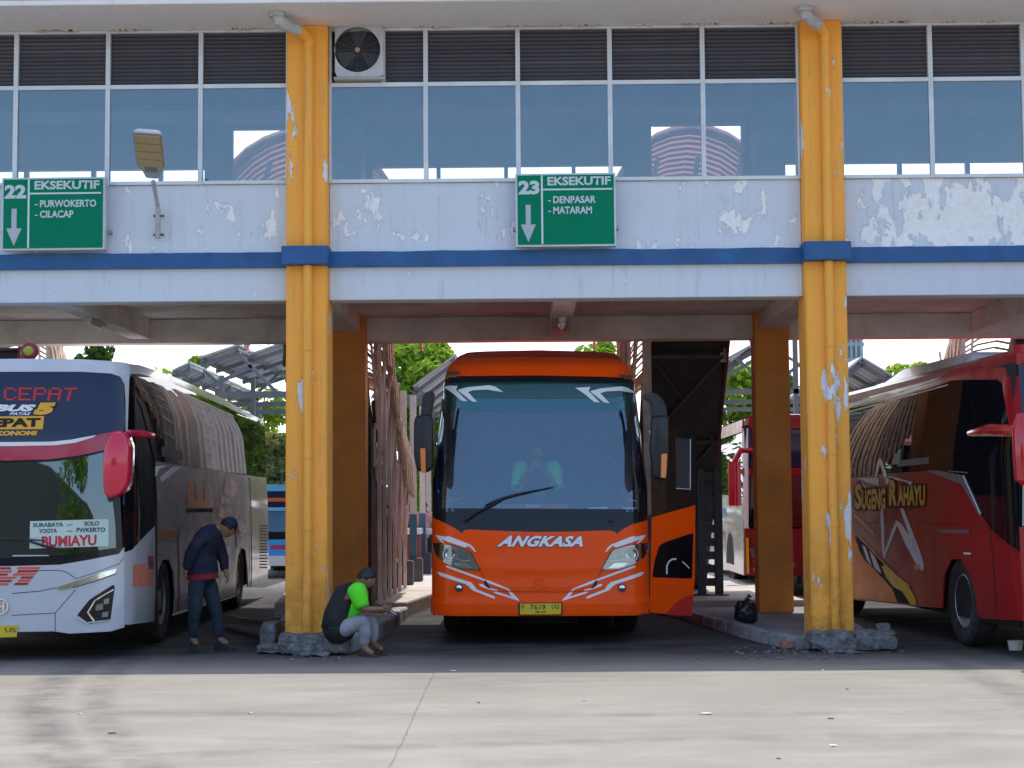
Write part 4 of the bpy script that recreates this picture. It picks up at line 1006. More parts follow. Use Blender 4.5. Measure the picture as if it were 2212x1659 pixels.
SS('door_handle_recess', (744, 1142), (774, 1142), (774, 1206), (746, 1206), mat=CRIM, off=.004, thick=.003)
for pl in (stroke([(778, 640), (779, 1472)], 6),): SS('door_gap', *pl, mat=UNDER, off=.005, thick=.003)
SS('side_panel', (783, 664), (920, 686), (1100, 713), (1340, 747), (1346, 1270), (1290, 1290), (1250, 1296), (1244, 1180), (1236, 1110), (1215, 1100), (1200, 1140), (1190, 1230), (1190, 1330), (880, 1436), (885, 1330), (875, 1220), (850, 1160), (820, 1160), (795, 1220), (783, 1330), mat=SILD, gu=.25, gv=.25)
SS('rear_corner_panel', (1250, 745), (1340, 748), (1347, 1270), (1290, 1290), (1254, 1292), mat=P('warm_grey_paint', (.30, .25, .22), .2, coat=.5, var=.2, dirt=.3), off=.004, thick=.004)
GY = P('orange_side_decal', (.66, .22, .02), .3, coat=.3); RS_ = P('red_side_decal', (.50, .03, .02), .3, coat=.3)
for k in range(3):
    x = 942 + k * 44; SS('company_emblem', (x, 762 + k * 6), (x + 26, 766 + k * 6), (x + 36, 896 - k), (x + 2, 894 - k), mat=GY, off=.005, thick=.002)
SS('company_emblem', (942, 870), (1072, 866), (1072, 896), (942, 896), mat=GY, off=.008, thick=.002)
SS('company_lettering_bar', (940, 902), (1070, 902), (1070, 921), (940, 920), mat=UNDER, off=.005, thick=.002)
for pl in ([(1138, 752), (1180, 762), (1200, 800), (1170, 850), (1120, 820)], [(1115, 845), (1160, 850), (1160, 880), (1105, 876)], [(1100, 900), (1166, 904), (1168, 952), (1095, 946)], [(1190, 960), (1225, 965), (1240, 1030), (1205, 1040)]):
    SS('side_graphic', *pl, mat=RS_, off=.005, thick=.002)
SS('side_letter_strip', (790, 1010), (884, 1010), (884, 1050), (790, 1050), mat=P('dull_amber_strip', (.30, .15, .03), .4), off=.005, thick=.002)
for pl in (stroke([(895, 1000), (1250, 1030)], 3), stroke([(895, 1000), (898, 1420)], 3), stroke([(783, 1062), (895, 1062)], 3), stroke([(1255, 745), (1262, 1292)], 5), stroke([(1186, 1000), (1190, 1100)], 3)): SS('panel_gap', *pl, mat=UNDER, off=.005, thick=.002)
SS('window_sill_trim', (780, 690), (830, 684), (838, 690), (800, 700), (785, 740), (780, 740), mat=ALU, off=.006, thick=.004); SS('window_sill_trim', (805, 745), (870, 690), (915, 690), (880, 716), (812, 770), mat=ALU, off=.006, thick=.004)
SS('glass_sticker', (812, 592), (918, 612), (920, 660), (816, 640), mat=P('grey_sticker', (.08, .08, .09), .4), off=.004, thick=.002)
for k in range(15):
    y = 985 + k * 15; SS('engine_grille_slat', (1306, y), (1344, y), (1345, y + 7), (1308, y + 7), mat=UNDER, off=.008, thick=.004)
m_ = SB.sp(1, 'G', (835, 1300), (1217, 1230)); wy1, wy2 = m_[0][0], m_[1][0]
for y in (wy1, wy2):
    for sg in (1, -1): wheel(SB.o, sg * 1.10, y, sg, .50, .27)
skirt = SB.sp(1, 'G', (783, 1470), (880, 1440), (1290, 1290))
for i, (a_, b_) in enumerate((((868, 1432), (942, 1410)), ((1002, 1392), (1036, 1380)), ((1108, 1362), (1188, 1334)))):
    SS('skirt_reflector', a_, b_, (b_[0], b_[1] + 9), (a_[0], a_[1] + 9), mat=OW, off=.01, thick=.01)
LS = SB.L
for nm, a_, b_, mt in (('side_panel', .28, 1.85, SILD), ('side_glass', 1.86, 2.95, SIDEGL), ('cantrail', 2.96, 3.1, SIL)): SB.Sd(-1, nm, [(.33, a_), (LS, a_), (LS, b_), (.33, b_)], mt, gu=.5)
zr = SB.fp('G', (60, 150))[0][1]
def rsec(y, top, ww=1.17): return [(-ww, y, 2.98), (-ww, y, 3.06), (-ww + .1, y, top - .03), (-.6, y, top), (.6, y, top), (ww - .1, y, top - .03), (ww, y, 3.06), (ww, y, 2.98)]
roof(SB, 'roof', [rsec(.52, zr - .03), rsec(.9, zr + .03), rsec(2.2, zr + .07), rsec(LS - .5, zr + .05), rsec(LS - .05, 3.05)], P('white_roof_paint', (.70, .70, .69), .2, coat=.4, dirt=.1))
m = MB(); m.loft([[(-.75, y, 3.1), (-.62, y, 3.16 + h), (.9, y, 3.16 + h), (1.02, y, 3.1)] for y, h in ((2.0, 0), (2.6, .14), (5.0, .15), (5.6, 0))]); m.build('roof_pod', MATS['white_roof_paint'], SB.o)
m = MB(); m.box(-1.19, 1.19, .45, LS - .1, .32, 3.0); m.build('light_block_core', UNDER, SB.o)  # dark box added inside the coach shells to block light
m = MB(); m.box(-1.2, 1.2, LS - .09, LS, .35, 3.1); m.build('rear_panel', SILD, SB.o)

# ================================================================== red coach (right)
dirR = ray(905, 1090); aR = -math.atan2(dirR.x, dirR.y)
wl = at(2071, 1314, 18.65); dR = Vector((-math.sin(aR), math.cos(aR), 0)); nR = Vector((math.cos(aR), math.sin(aR), 0))
RBloc = Vector((wl.x, wl.y, 0)) - dR * 2.15 + nR * 1.25
RB = Bus('red_bus', 'dark red coach with a star and gold name on its side, at the right edge', RBloc, aR, 1.25, .30, 8.9, .08,
         rake=((0, 0), (.6, 0), (1.8, .08), (3.0, .25), (3.3, .45)), tumble=((0, .0), (2.2, .0), (3.0, .06), (3.2, .12)))
def RS(name, *p, crop='H', mat=REDP, off=0., par=None, gu=.3, gv=.3, thick=.02): return RB.Sd(-1, name, RB.sp(-1, crop, *p), mat, off, thick, gu, gv, parent=par)
RS('side_glass', (560, 445), (690, 380), (900, 335), (1140, 262), (1180, 245), (1400, 240), (1430, 260), (1462, 480), (1480, 560), (1500, 900), (1508, 1075), (1370, 960), (1322, 885), (1240, 705), (1080, 678), (880, 690), (700, 710), (560, 730), mat=SIDEGL, gu=.2)
RS('side_panel', (560, 732), (700, 712), (880, 692), (1080, 680), (1240, 707), (1322, 887), (1370, 962), (1508, 1077), (1512, 1400), (1395, 1395), (1310, 1385), (1298, 1290), (1270, 1180), (1225, 1105), (1180, 1105), (1145, 1180), (1135, 1340), (1000, 1328), (800, 1308), (560, 1285), mat=REDP, gu=.25, gv=.25)
RS('front_pillar', (1404, 238), (1440, 225), (1480, 225), (1500, 500), (1529, 500), (1529, 1400), (1512, 1400), (1508, 1075), (1500, 900), (1480, 560), (1462, 480), (1430, 260), mat=REDP, off=.004)
RS('cantrail', (560, 392), (690, 352), (900, 292), (1100, 232), (1200, 195), (1300, 180), (1440, 182), (1480, 225), (1440, 225), (1400, 240), (1180, 245), (1140, 262), (900, 335), (690, 380), (560, 418), mat=REDP, gu=.2)
RS('white_cantrail_stripe', (560, 400), (690, 360), (900, 296), (1140, 226), (1100, 248), (900, 314), (690, 377), (560, 418), mat=OW, off=.006, thick=.003)
RS('glass_edge_trim', (560, 436), (690, 392), (900, 336), (1165, 264), (1160, 270), (900, 344), (690, 400), (560, 444), mat=ALU, off=.006, thick=.003)
for pl in ([(1060, 678), (1120, 678), (1240, 702), (1322, 885), (1316, 898), (1232, 745), (1120, 702)], [(1168, 678), (1260, 686), (1262, 692), (1170, 684)]): RS('grey_window_sweep', *pl, mat=P('grey_decal', (.13, .13, .14), .3, coat=.3), off=.006, thick=.003)
RS('sweep_edge', *stroke([(1240, 702), (1285, 800), (1324, 888)], 5), mat=ALU, off=.010, thick=.003)
RS('glass_sticker', (930, 630), (1076, 612), (1072, 645), (920, 660), mat=P('grey_sticker', (.10, .10, .11), .4), off=.004, thick=.002)
# star outline with its long tail, gold name over it
LGT = P('pale_grey_decal', (.62, .62, .66), .3, spec=.2, var=.08)
for pl in ([(194, 186), (350, 180), (352, 244), (250, 212)], [(200, 190), (232, 230), (262, 268), (240, 264)], [(400, 182), (440, 168), (616, 214), (600, 250), (580, 216), (470, 192), (410, 236)],
           [(362, 420), (384, 428), (392, 560), (398, 770), (388, 820), (376, 700)], [(388, 820), (400, 755), (488, 515), (502, 545), (430, 730), (400, 812)], [(488, 515), (530, 545), (620, 680), (672, 820), (706, 860), (704, 912), (688, 914), (640, 850), (560, 700), (500, 560)],
           [(520, 420), (545, 425), (600, 560), (690, 800), (706, 862), (680, 840), (610, 690), (560, 540)]):
    RS('star_graphic', *pl, crop='D', mat=LGT, off=.005, thick=.002)
RS('star_tip', (362, 20), (384, 60), (418, 165), (395, 182), (362, 70), (335, 176), (322, 168), (340, 60), crop='D', mat=OW, off=.006, thick=.002)
GOLD = P('gold_lettering', (.70, .40, .03), .35, spec=.2, var=.25, vs=6)
fR = lambda u, v, o: RB.side(-1, u, v, o)
for s_, q_ in (('S', [(168, 228), (222, 226), (220, 425), (165, 430)]), ('UGENG', [(222, 275), (408, 262), (408, 432), (222, 434)]), ('R', [(440, 196), (502, 202), (498, 402), (438, 402)]), ('AHAYU', [(505, 248), (722, 238), (720, 402), (505, 404)])):
    qq = RB.sp(-1, 'D', *q_)
    for mt, off, gr in ((UNDER, .008, .07), (GOLD, .011, 0)): lettering('lettering', s_, qq, fR, mt, RB.o, off, .045, 0, 1, .2, .2, gr)
OR2 = P('orange_side_paint', (1., .27, .02), .3, spec=.1); YL2 = P('gold_yellow_paint', (.85, .52, .03), .3, spec=.1)
RS('orange_sweep', (-140, 560), (162, 650), (240, 770), (340, 900), (420, 990), (460, 1060), (500, 1165), (350, 1150), (-140, 1100), crop='D', mat=OR2, off=.004, thick=.002)
RS('black_sweep', (162, 640), (235, 700), (330, 800), (400, 870), (440, 960), (500, 1030), (560, 1120), (600, 1178), (500, 1166), (460, 1060), (400, 990), (320, 905), (240, 830), (200, 760), crop='D', mat=UNDER, off=.006, thick=.002)
RS('yellow_sweep', (376, 880), (400, 870), (500, 960), (590, 1040), (640, 1120), (652, 1184), (606, 1180), (540, 1080), (470, 1040), (410, 960), crop='D', mat=YL2, off=.009, thick=.002)
for pl in (stroke([(160, 470), (240, 540), (315, 620)], 18, 12), stroke([(205, 655), (300, 750), (400, 860), (500, 960), (600, 1035)], 12, 10)): RS('gold_pinstripe', *pl, crop='D', mat=YEL, off=.009, thick=.002)
for pl in ([(222, 708), (250, 730), (290, 850), (300, 878), (262, 830)], [(278, 752), (320, 800), (372, 920), (372, 938), (320, 890)]): RS('white_flash', *pl, crop='D', mat=OW, off=.009, thick=.002)
RS('small_lettering_bar', (800, 588), (1064, 590), (1064, 618), (850, 618), crop='D', mat=P('blue_grey_decal', (.12, .10, .14), .4), off=.005, thick=.002)
for pl in (stroke([(160, 535), (700, 542), (1180, 548)], 4), stroke([(1225, 560), (1250, 800), (1282, 1290)], 5), stroke([(1225, 600), (1456, 790)], 4)): RS('panel_gap', *pl, crop='D', mat=UNDER, off=.004, thick=.002)
RS('side_marker_lamp', (1024, 768), (1078, 774), (1076, 788), (1028, 784), crop='D', mat=OW, off=.01, thick=.01)
RS('fuel_cap', *[(655 + 24 * math.cos(k * .63), 885 + 26 * math.sin(k * .63)) for k in range(10)], crop='D', mat=CHROME, off=.008, thick=.01)
for sg in (1, -1):
    for y in (2.15, 7.5): wheel(RB.o, sg * 1.08, y, sg, .50, .27, P('bright_hub', (.45, .45, .46), .35, metal=.4, dirt=.2))
RB.F('windscreen', [(-1.2, 1.35), (1.2, 1.35), (1.17, 2.1), (-1.17, 2.1)], WS_S, .0, .02); RB.F('crimson_brow', [(-1.22, 2.11), (1.22, 2.11), (1.21, 2.3), (-1.21, 2.3)], REDP, .02, .04)
RB.F('upper_screen', [(-1.15, 2.31), (1.15, 2.31), (1.13, 2.98), (-1.13, 2.98)], NAVG, 0, .02); RB.F('roof_fascia', [(-1.16, 2.99), (1.16, 2.99), (1.1, 3.2), (-1.1, 3.2)], REDP, 0, .03)
RB.F('front_body_panel', [(-1.22, .27), (1.22, .27), (1.22, 1.34), (-1.22, 1.34)], REDP, 0, .03)
for nm, a_, b_, mt in (('side_panel', .28, 1.85, REDP), ('side_glass', 1.86, 2.95, SIDEGL), ('cantrail', 2.96, 3.1, REDP)): RB.Sd(1, nm, [(.33, a_), (RB.L, a_), (RB.L, b_), (.33, b_)], mt, gu=.5)
zz = RB.sp(-1, 'H', (900, 292))[0][1]
def rsec2(y, top, ww=1.15): return [(-ww, y, 2.98), (-ww, y, 3.10), (-ww + .12, y, top - .03), (-.6, y, top), (.6, y, top), (ww - .12, y, top - .03), (ww, y, 3.10), (ww, y, 2.98)]
roof(RB, 'roof', [rsec2(.42, 3.12), rsec2(.8, 3.20), rsec2(RB.L - .4, 3.20), rsec2(RB.L - .02, 3.1)], REDP)
m = MB(); m.loft([[(-1.0, y, 3.16), (-.9, y, 3.2 + h), (.9, y, 3.2 + h), (1.0, y, 3.16)] for y, h in ((2.0, 0), (2.5, .10), (5.2, .12), (6.2, 0))]); m.build('roof_pod', P('white_pod_paint', (.7, .7, .7), .25, coat=.3, dirt=.15), RB.o)
m = MB(); m.box(-1.19, 1.19, .45, RB.L - .1, .32, 3.0); m.build('light_block_core', UNDER, RB.o)
m = MB(); m.box(-1.2, 1.2, RB.L - .09, RB.L, .35, 3.1); m.build('rear_panel', REDP, RB.o)
a_ = RB.sp(-1, 'H', (1290, 500), (1400, 485), (1500, 490), (1529, 540))
m = MB(); m.tube([(-1.30, a_[0][0], a_[0][1]), (-1.34, a_[1][0], a_[1][1]), (-1.30, max(.05, a_[2][0]), a_[2][1]), (-1.25, -.12, a_[3][1] + .06)], [.035, .065, .06, .05], 10); mr = m.build('mirror_arm', P('bright_red_mirror_paint', (.45, .01, .02), .15, coat=.5), RB.o)
m = MB(); m.loft([[(-1.33 + .11 * math.cos(t) * s_, -.2 + .09 * math.sin(t) * s_, z) for t in [2 * math.pi * k / 14 for k in range(14)]] for z, s_ in ((1.75, .3), (1.8, .9), (2.0, 1), (2.3, 1), (2.45, .5))]); m.build('outer_mirror', MATS['bright_red_mirror_paint'], RB.o)

# ------------------------------------------------------------------ covered stairs behind the building
POSTW = P('pink_white_timber', (.90, .80, .74), .7, var=.2, vs=4, dirt=.2)
SLATB = P('brown_bamboo_slat', (.62, .42, .28), .8, var=.5, vs=9, dirt=.3)
SLATP = P('salmon_roof_sheet', (.80, .50, .42), .7, var=.25, vs=4)
STD = P('stair_dark_steel', (.035, .036, .045), .6, var=.3, dirt=.2)
STR_ = P('dark_red_stringer', (.14, .025, .02), .6, var=.2)
TEALP = P('dark_teal_panel', (.02, .07, .075), .5, var=.2)
_t = NT('salmon_fibreglass'); _d = _t.n('BsdfDiffuse'); _d.inputs[0].default_value = (.55, .30, .24, 1); _l = _t.n('BsdfTranslucent'); _l.inputs[0].default_value = (.42, .22, .18, 1)
_m = _t.n('MixShader'); _m.inputs[0].default_value = .5; _t.l(_d.outputs[0], _m.inputs[1]); _t.l(_l.outputs[0], _m.inputs[2]); FIBRE = _t.done(_m.outputs[0])
def stair(xa, xb, xc, label, ra=1.3, dy=0., up=None, posts=(-1, 1)):
    t = thing('covered_staircase', label, 'staircase', group='covered stairs from the upper floor to the platforms')
    Y0, Z0, Y1 = 23.45 + dy, 4.30, 27.5 + dy
    n = 22; dyy, dz = (Y1 - Y0) / n, (Z0 - .21) / n
    for k in range(n):
        y, z = Y0 + k * dyy, Z0 - (k + 1) * dz
        m = MB(); m.box(xa, xb, y, y + dyy + .03, z, z + .04); m.box(xa, xb, y + dyy - .001, y + dyy + .012, z - dz + .042, z - .001)
        m.build('tread', STD, t, smooth=False)
    m = MB(); a, b = (Y0, Z0 - .30), (Y1, .0)
    for x in (xa - .04, xb):
        m.prism([(Y0, Z0 - .42), (Y0, Z0 + .02), (Y1, .26), (Y1, -.02 if dy == 0 else 0)], x, x + .04, 'x')
    m.build('stringer', STR_, t)
    m = MB(); m.prism([(Y0 + .02, Z0 - .36), (Y0 + .02, Z0 - .33), (Y1 - .1, .04), (Y1 - .1, .01)], xa, xb, 'x'); m.build('soffit_sheet', STD, t)
    m = MB()          # cross bracing under the flight
    def un(u, f): return (xa + (xb - xa) * u, Y0 + (Y1 - Y0) * f, (Z0 - .40) * (1 - f) + .0 * f - .03)
    for i in range(3):
        f0, f1 = .05 + i * .3, .05 + (i + 1) * .3
        m.bar(un(.04, f0), un(.96, f1), .035); m.bar(un(.96, f0), un(.04, f1), .035); m.bar(un(0, f0), un(1, f0), .05)
    m.build('under_brace', P('brace_grey', (.07, .068, .075), .6), t)
    # canopy: tall arch of battens stepping down along the flight
    def path(y):
        f = y - 23.6 - dy
        return 0 if f < .5 else -(f - .5) * .62 if f < 3.2 else -1.68 - (f - 3.2) * .1
    zb, zh = 3.6, 1.9
    if up:                 # hood over the upper landing, seen through the upper windows
        ux, ur = up
        m = MB(); m.box(ux - ur, ux + ur, 23.42, 26.6, 4.25, 4.33); m.build('landing', CEIL, t)
        for k in range(30):
            y = 23.65 + .13 * k; q = -.40 * max(0, y - 24.1); m = MB(); rings = []
            for dd_, yy in ((0, y), (0, y + .15), (-.03, y + .15), (-.03, y)):
                rings.append([m.bm.verts.new((ux - (ur + dd_) * math.cos(math.pi * i / 16), yy, 4.9 + q + (.03 if yy > y else 0) + (2.1 + dd_) * math.sin(math.pi * i / 16) ** .8)) for i in range(1, 16)])
            for i in range(14):
                for j in range(4): m.face([rings[j][i], rings[(j + 1) % 4][i], rings[(j + 1) % 4][i + 1], rings[j][i + 1]])
            m.build('hood_batten', SLATP, t)
        m = MB(); rr2 = []
        for k in range(31):
            y = 23.66 + .13 * k; q = -.40 * max(0, y - 24.1); rr2.append([m.bm.verts.new((ux - ur * math.cos(math.pi * i / 16), y, 4.945 + q + 2.1 * math.sin(math.pi * i / 16) ** .8)) for i in range(1, 16)])
        for a_, b_ in zip(rr2, rr2[1:]):
            for i in range(14): m.face([a_[i], a_[i + 1], b_[i + 1], b_[i]])
        m.build('hood_sheet', FIBRE, t, recalc=False)
        for y in (23.8, 25.0, 26.2):
            q = -.40 * max(0, y - 24.1)
            for sg in (-1, 1): m = MB(); m.bar((ux + sg * ur * .9, y, 4.33), (ux + sg * ur * .9, y, 6.0 + q), .07); m.build('hood_post', POSTW, t)
            m = MB()
            for u0, u1 in ((-.62, -.35), (-.12, .08), (.32, .55)): m.bar((ux + ur * u0, y + .1, 5.0 + q), (ux + ur * u1, y + .2, 6.62 + q), .07)
            m.build('hood_brace', POSTW, t)
    ys = [23.62 + dy + .155 * k for k in range(34)]
    for k, y in enumerate(ys):
        m = MB(); q = path(y); r0 = ra + .02 * math.sin(k * 2.1); L, R = [], []
        for i in range(13):
            a = math.pi * i / 12
            L.append((xc - r0 * math.cos(a), zb + q + zh * math.sin(a))); R.append((xc - (r0 - .03) * math.cos(a), zb + q + (zh - .03) * math.sin(a)))
        rings = [[m.bm.verts.new((x, y_, z)) for x, z in P_] for P_, y_ in ((L, y), (L, y + .10), (R, y + .10), (R, y))]
        for i in range(12):
            for j in range(4): m.face([rings[j][i], rings[(j + 1) % 4][i], rings[(j + 1) % 4][i + 1], rings[j][i + 1]])
        m.build('roof_batten', SLATB, t)
    for k, y in enumerate([23.7 + dy, 24.5 + dy, 25.4 + dy, 26.3 + dy, 27.3 + dy, 28.4 + dy]):
        q = path(y)
        for sg in posts:
            x = xc + sg * (ra - .14); base = .2
            m = MB(); m.bar((x, y, base), (x, y, zb + q + zh * .5), .055); m.build('canopy_post', POSTW, t, bevel=.006)
            m = MB(); m.bar((x, y + .02, zb + q - .9), (xc + sg * (ra - .03), y + .3, zb + q + .7), .035); m.bar((x + sg * .02, y - .02, zb + q - 1.3), (x - sg * .2, y - .04, zb + q + 1.3), .035); m.build('strut', POSTW, t)
        m = MB()
        for i in range(12):
            a0, a1 = math.pi * i / 12, math.pi * (i + 1) / 12
            m.bar((xc - (ra - .05) * math.cos(a0), y, zb + q + (zh - .06) * math.sin(a0)), (xc - (ra - .05) * math.cos(a1), y, zb + q + (zh - .06) * math.sin(a1)), .05)
        m.build('arch_rib', POSTW, t)
    return t
st = stair(-3.45, -2.42, -2.78, 'covered staircase with brown batten roof behind the column left of the orange bus', ra=.76, up=(-3.25, 1.5))
# lattice and boarded side of that stair, as seen over the platform
for k in range(4):
    m = MB(); x = -2.25
    m.bar((x, 23.9 + k * .28, 2.15 - k * .2), (x, 23.9 + k * .28, 4.0 - k * .15), .03); m.build('lattice_upright', POSTW, st)
for k in range(7):
    m = MB(); m.bar((-2.23, 23.75, 3.8 - k * .26), (-2.23, 25.0, 3.45 - k * .26), .028); m.build('lattice_rail', POSTW, st)
for k in range(6):
    m = MB(); y = 25.2 + k * .22; m.box(-2.33, -2.31, y, y + .08 + .03 * (k % 2), .25, 3.1 - k * .12); m.build('side_board', POSTW, st, bevel=.004)
for k in range(16):       # left side of the same stair: posts and a lattice that the silver bus mirrors
    y = 26.9 + k * .2; m = MB(); m.bar((-3.52, y, .2), (-3.52 + .05 * math.sin(k * 3), y + .08 * math.sin(k), 4.1 - max(0, k - 4) * .06), .06 if k % 3 else .11); m.build('side_post', POSTW, st)
m = MB(); m.box(-3.47, -3.45, 23.5, 26.8, .22, 4.18); m.build('dark_side_panel', STD, st)  # unseen dark sheet added so the silver bus side mirrors black
for k in range(9): m = MB(); m.bar((-3.55, 25.6, 1.9 + k * .24), (-3.55, 26.8, 1.85 + k * .24), .03); m.build('lattice_rail', POSTW, st)
for k in range(5): m = MB(); m.bar((-3.56, 25.65 + k * .27, 1.8), (-3.56, 25.65 + k * .27, 3.9), .03); m.build('lattice_upright', POSTW, st)
for k in range(6): m = MB(); m.box(-3.50, -3.47, 26.9 + k * .4, 27.2 + k * .4, .25, 3.6 - .1 * k); m.build('side_board', SLATB, st, bevel=.004)
m = MB(); m.prism([(23.62, .2), (23.62, 3.0), (24.9, 2.05), (26.75, .25)], -2.30, -2.27, 'x'); m.build('dark_side_panel', STD, st)
m = MB(); m.prism([(24.55, 1.95), (24.72, 1.95), (26.5, .3), (26.2, .3)], -2.265, -2.25, 'x'); m.build('teal_edge', TEALP, st)
m = MB(); m.bar((-2.24, 23.6, 3.05), (-2.24, 26.9, .3), .05, .10); m.build('handrail', STR_, st)
for k in range(14):
    f = (k + .5) / 14; m = MB(); m.tube([(-2.22, 23.6 + 3.3 * f, 3.05 - 2.75 * f), (-2.18, 23.6 + 3.3 * f, 3.05 - 2.75 * f)], .028, 8); m.build('handrail_knob', STR_, st)
st = stair(1.66, 2.78, 2.02, 'covered staircase whose dark underside shows between the orange bus and the right inner column', ra=.76, up=(2.35, 1.35), posts=(-1,))
m = MB(); m.box(1.58, 1.70, 23.44, 23.56, .2, 4.9); m.build('pale_corner_post', P('pale_corner_timber', (.70, .62, .56), .7, var=.3, vs=8), st)  # one even pale timber colour
for x in (2.50, 2.76):
    m = MB(); m.box(x, x + .12, 25.3, 25.42, .2, 2.6); m.build('steel_column', P('navy_steel', (.035, .055, .085), .5), st, bevel=.004)
for k in range(11): m = MB(); m.box(2.62, 2.76, 25.33, 25.35, .35 + k * .2, .47 + k * .2); m.build('lacing_plate', MATS['navy_steel'], st)
m = MB(); m.box(2.42, 2.95, 25.2, 25.5, .2, .23); m.build('base_plate', MATS['navy_steel'], st)
stair(-9.3, -8.2, -8.95, 'covered staircase with pale posts behind the roof of the silver bus', ra=1.3, dy=3.0)
stair(7.6, 8.9, 8.0, 'covered staircase with salmon battens above the red bus', ra=1.3, dy=2.6)

t = thing('timber_screen', 'pale timber screen of posts and lattice along the left platform behind the left column', 'screen')
for k in range(20):
    y = 28.6 + k * .42; m = MB(); m.bar((-3.66, y, .2), (-3.66, y + .04 * math.sin(k * 2), 4.0 - .3 * (k % 2)), .09 if k % 2 else .14); m.build('post', POSTW, t)
for k in range(9): m = MB(); m.bar((-3.70, 29.4, 1.6 + k * .27), (-3.70, 31.2, 1.6 + k * .27), .04); m.build('lattice_rail', POSTW, t)
for k in range(7): m = MB(); m.bar((-3.71, 29.45 + k * .28, 1.5), (-3.71, 29.45 + k * .28, 3.85), .035); m.build('lattice_upright', POSTW, t)
for k in range(12): m = MB(); m.box(-3.64, -3.61, 31.3 + k * .46, 31.66 + k * .46, .25, 3.5 - .25 * (k % 3)); m.build('board', SLATB, t, bevel=.004)
m = MB(); m.bar((-3.66, 28.5, 4.05), (-3.66, 36.8, 4.05), .1); m.build('top_rail', POSTW, t)

# ------------------------------------------------------------------ steel platform canopies
GRY = P('canopy_grey_sheet', (.46, .46, .46), .6, var=.2, dirt=.2, vs=2)
TRS = P('canopy_frame_steel', (.16, .18, .20), .5, var=.2, dirt=.2)
def canopy(label, panels, bars, posts):
    t = thing('platform_canopy', label, 'canopy', group='grey sheet canopies over the platforms')
    for (l, r, Y0, Y1, slope) in panels:
        A, Bq = at(*l, Y0), at(*r, Y0); n = max(2, int((Y1 - Y0) / 1.6))
        for k in range(n):
            y0 = Y0 + (Y1 - Y0) * k / n; y1 = Y0 + (Y1 - Y0) * (k + 1) / n - .08; dz = slope * k
            q = [(A.x, y0, A.z + dz), (Bq.x, y0, Bq.z + dz), (Bq.x, y1, Bq.z + dz), (A.x, y1, A.z + dz)]
            m = MB(); m.loft([[Vector(p) for p in q], [Vector(p) + Vector((0, 0, .05)) for p in q]]); m.build('roof_sheet', GRY, t)
            m = MB()
            for f in (.06, .94):
                a = Vector(q[0]).lerp(Vector(q[1]), f) - Vector((0, 0, .05)); b = Vector(q[3]).lerp(Vector(q[2]), f) - Vector((0, 0, .05)); m.bar(a, b, .07)
            m.bar(Vector(q[0]) - Vector((0, -.1, .12)), Vector(q[1]) - Vector((0, -.1, .12)), .08); m.build('purlin', TRS, t)
    for a, b, Y, w in bars:
        m = MB(); m.bar(at(*a, Y), at(*b, Y), w); m.build('truss_bar', TRS, t)
    for px_, Y, z1, z0 in posts:
        x = at(px_, 1000, Y).x
        m = MB(); m.bar((x, Y, z0), (x, Y, z1), .09); m.build('post', TRS, t)
    return t
canopy('grey sheet canopy with trusses behind the silver bus, left of the left column',
       [((432, 775), (517, 747), 33, 41, .0), ((540, 768), (620, 740), 34, 42, -.02), ((372, 803), (410, 785), 37, 47, -.02)],
       [((470, 853), (625, 852), 33, .12), ((480, 874), (625, 873), 36, .10), ((490, 889), (625, 890), 38, .10), ((455, 835), (545, 790), 33, .07), ((520, 770), (600, 850), 33, .07), ((440, 800), (500, 850), 35, .06), ((560, 845), (610, 800), 36, .06)],
       [(478, 33, 4.2, .0), (546, 35, 4.3, 0), (560, 42, 4.2, 0), (520, 44, 4.2, 0)])
canopy('grey sheet canopy rising behind the left mirror of the orange bus',
       [((893, 838), (985, 768), 34, 46, -.03)],
       [((862, 856), (935, 857), 34, .08), ((862, 872), (925, 870), 36, .10), ((905, 842), (940, 870), 34, .06)], [(1010, 36, 4.0, .2)])
canopy('grey gabled canopy between the right column and the red bus roof',
       [((1832, 800), (1862, 775), 34, 42, -.02), ((1862, 775), (1928, 814), 34, 42, -.02), ((1570, 778), (1630, 745), 31, 38, -.02)],
       [((1560, 846), (1745, 845), 31, .09), ((1560, 868), (1745, 867), 33, .08), ((1560, 884), (1745, 884), 35, .08), ((1572, 812), (1640, 770), 31, .06), ((1590, 775), (1640, 815), 31, .05), ((1690, 815), (1745, 775), 31, .06), ((1700, 770), (1745, 800), 32, .05), ((1725, 845), (1845, 846), 33, .07)],
       [(1722, 31, 5., .1), (1742, 34, 5., .1), (1700, 36, 4.6, .1)])
# white and blue posts on the left platform, feet in concrete
PW_, PB_ = P('post_cream_paint', (.66, .62, .55), .6, var=.15, dirt=.2), P('post_blue_paint', (.04, .14, .22), .6, var=.2, dirt=.2)
for i, (px_, Y, w) in enumerate(((872, 29.3, .10), (893, 30.6, .11), (913, 34, .11), (926, 37, .11), (845, 28.6, .12))):
    x = at(px_, 1200, Y).x
    t = thing('canopy_support_post', ['cream and blue post nearest the stair foot, standing in a concrete block', 'second cream and blue post on the left platform', 'third cream and blue post, further back on the left platform', 'furthest cream and blue post beside the orange bus headlight', 'cream and blue post hard against the stair side boards'][i], 'post', (x, Y, .21), 0, 'cream and blue posts on the platform')
    m = MB(); m.box(-w / 2, w / 2, -w / 2, w / 2, 1.22, 3.4); m.build('cream_shaft', PW_, t, bevel=.006)
    m = MB(); m.box(-w * .6, w * .6, -w * .6, w * .6, .3, 1.22); m.build('blue_shaft', PB_, t, bevel=.006)
    m = MB(); m.box(-.17, .17, -.17, .17, 0, .42); m.build('concrete_foot', P('dark_concrete_foot', (.09, .10, .12), .9, var=.3), t, bevel=.015)

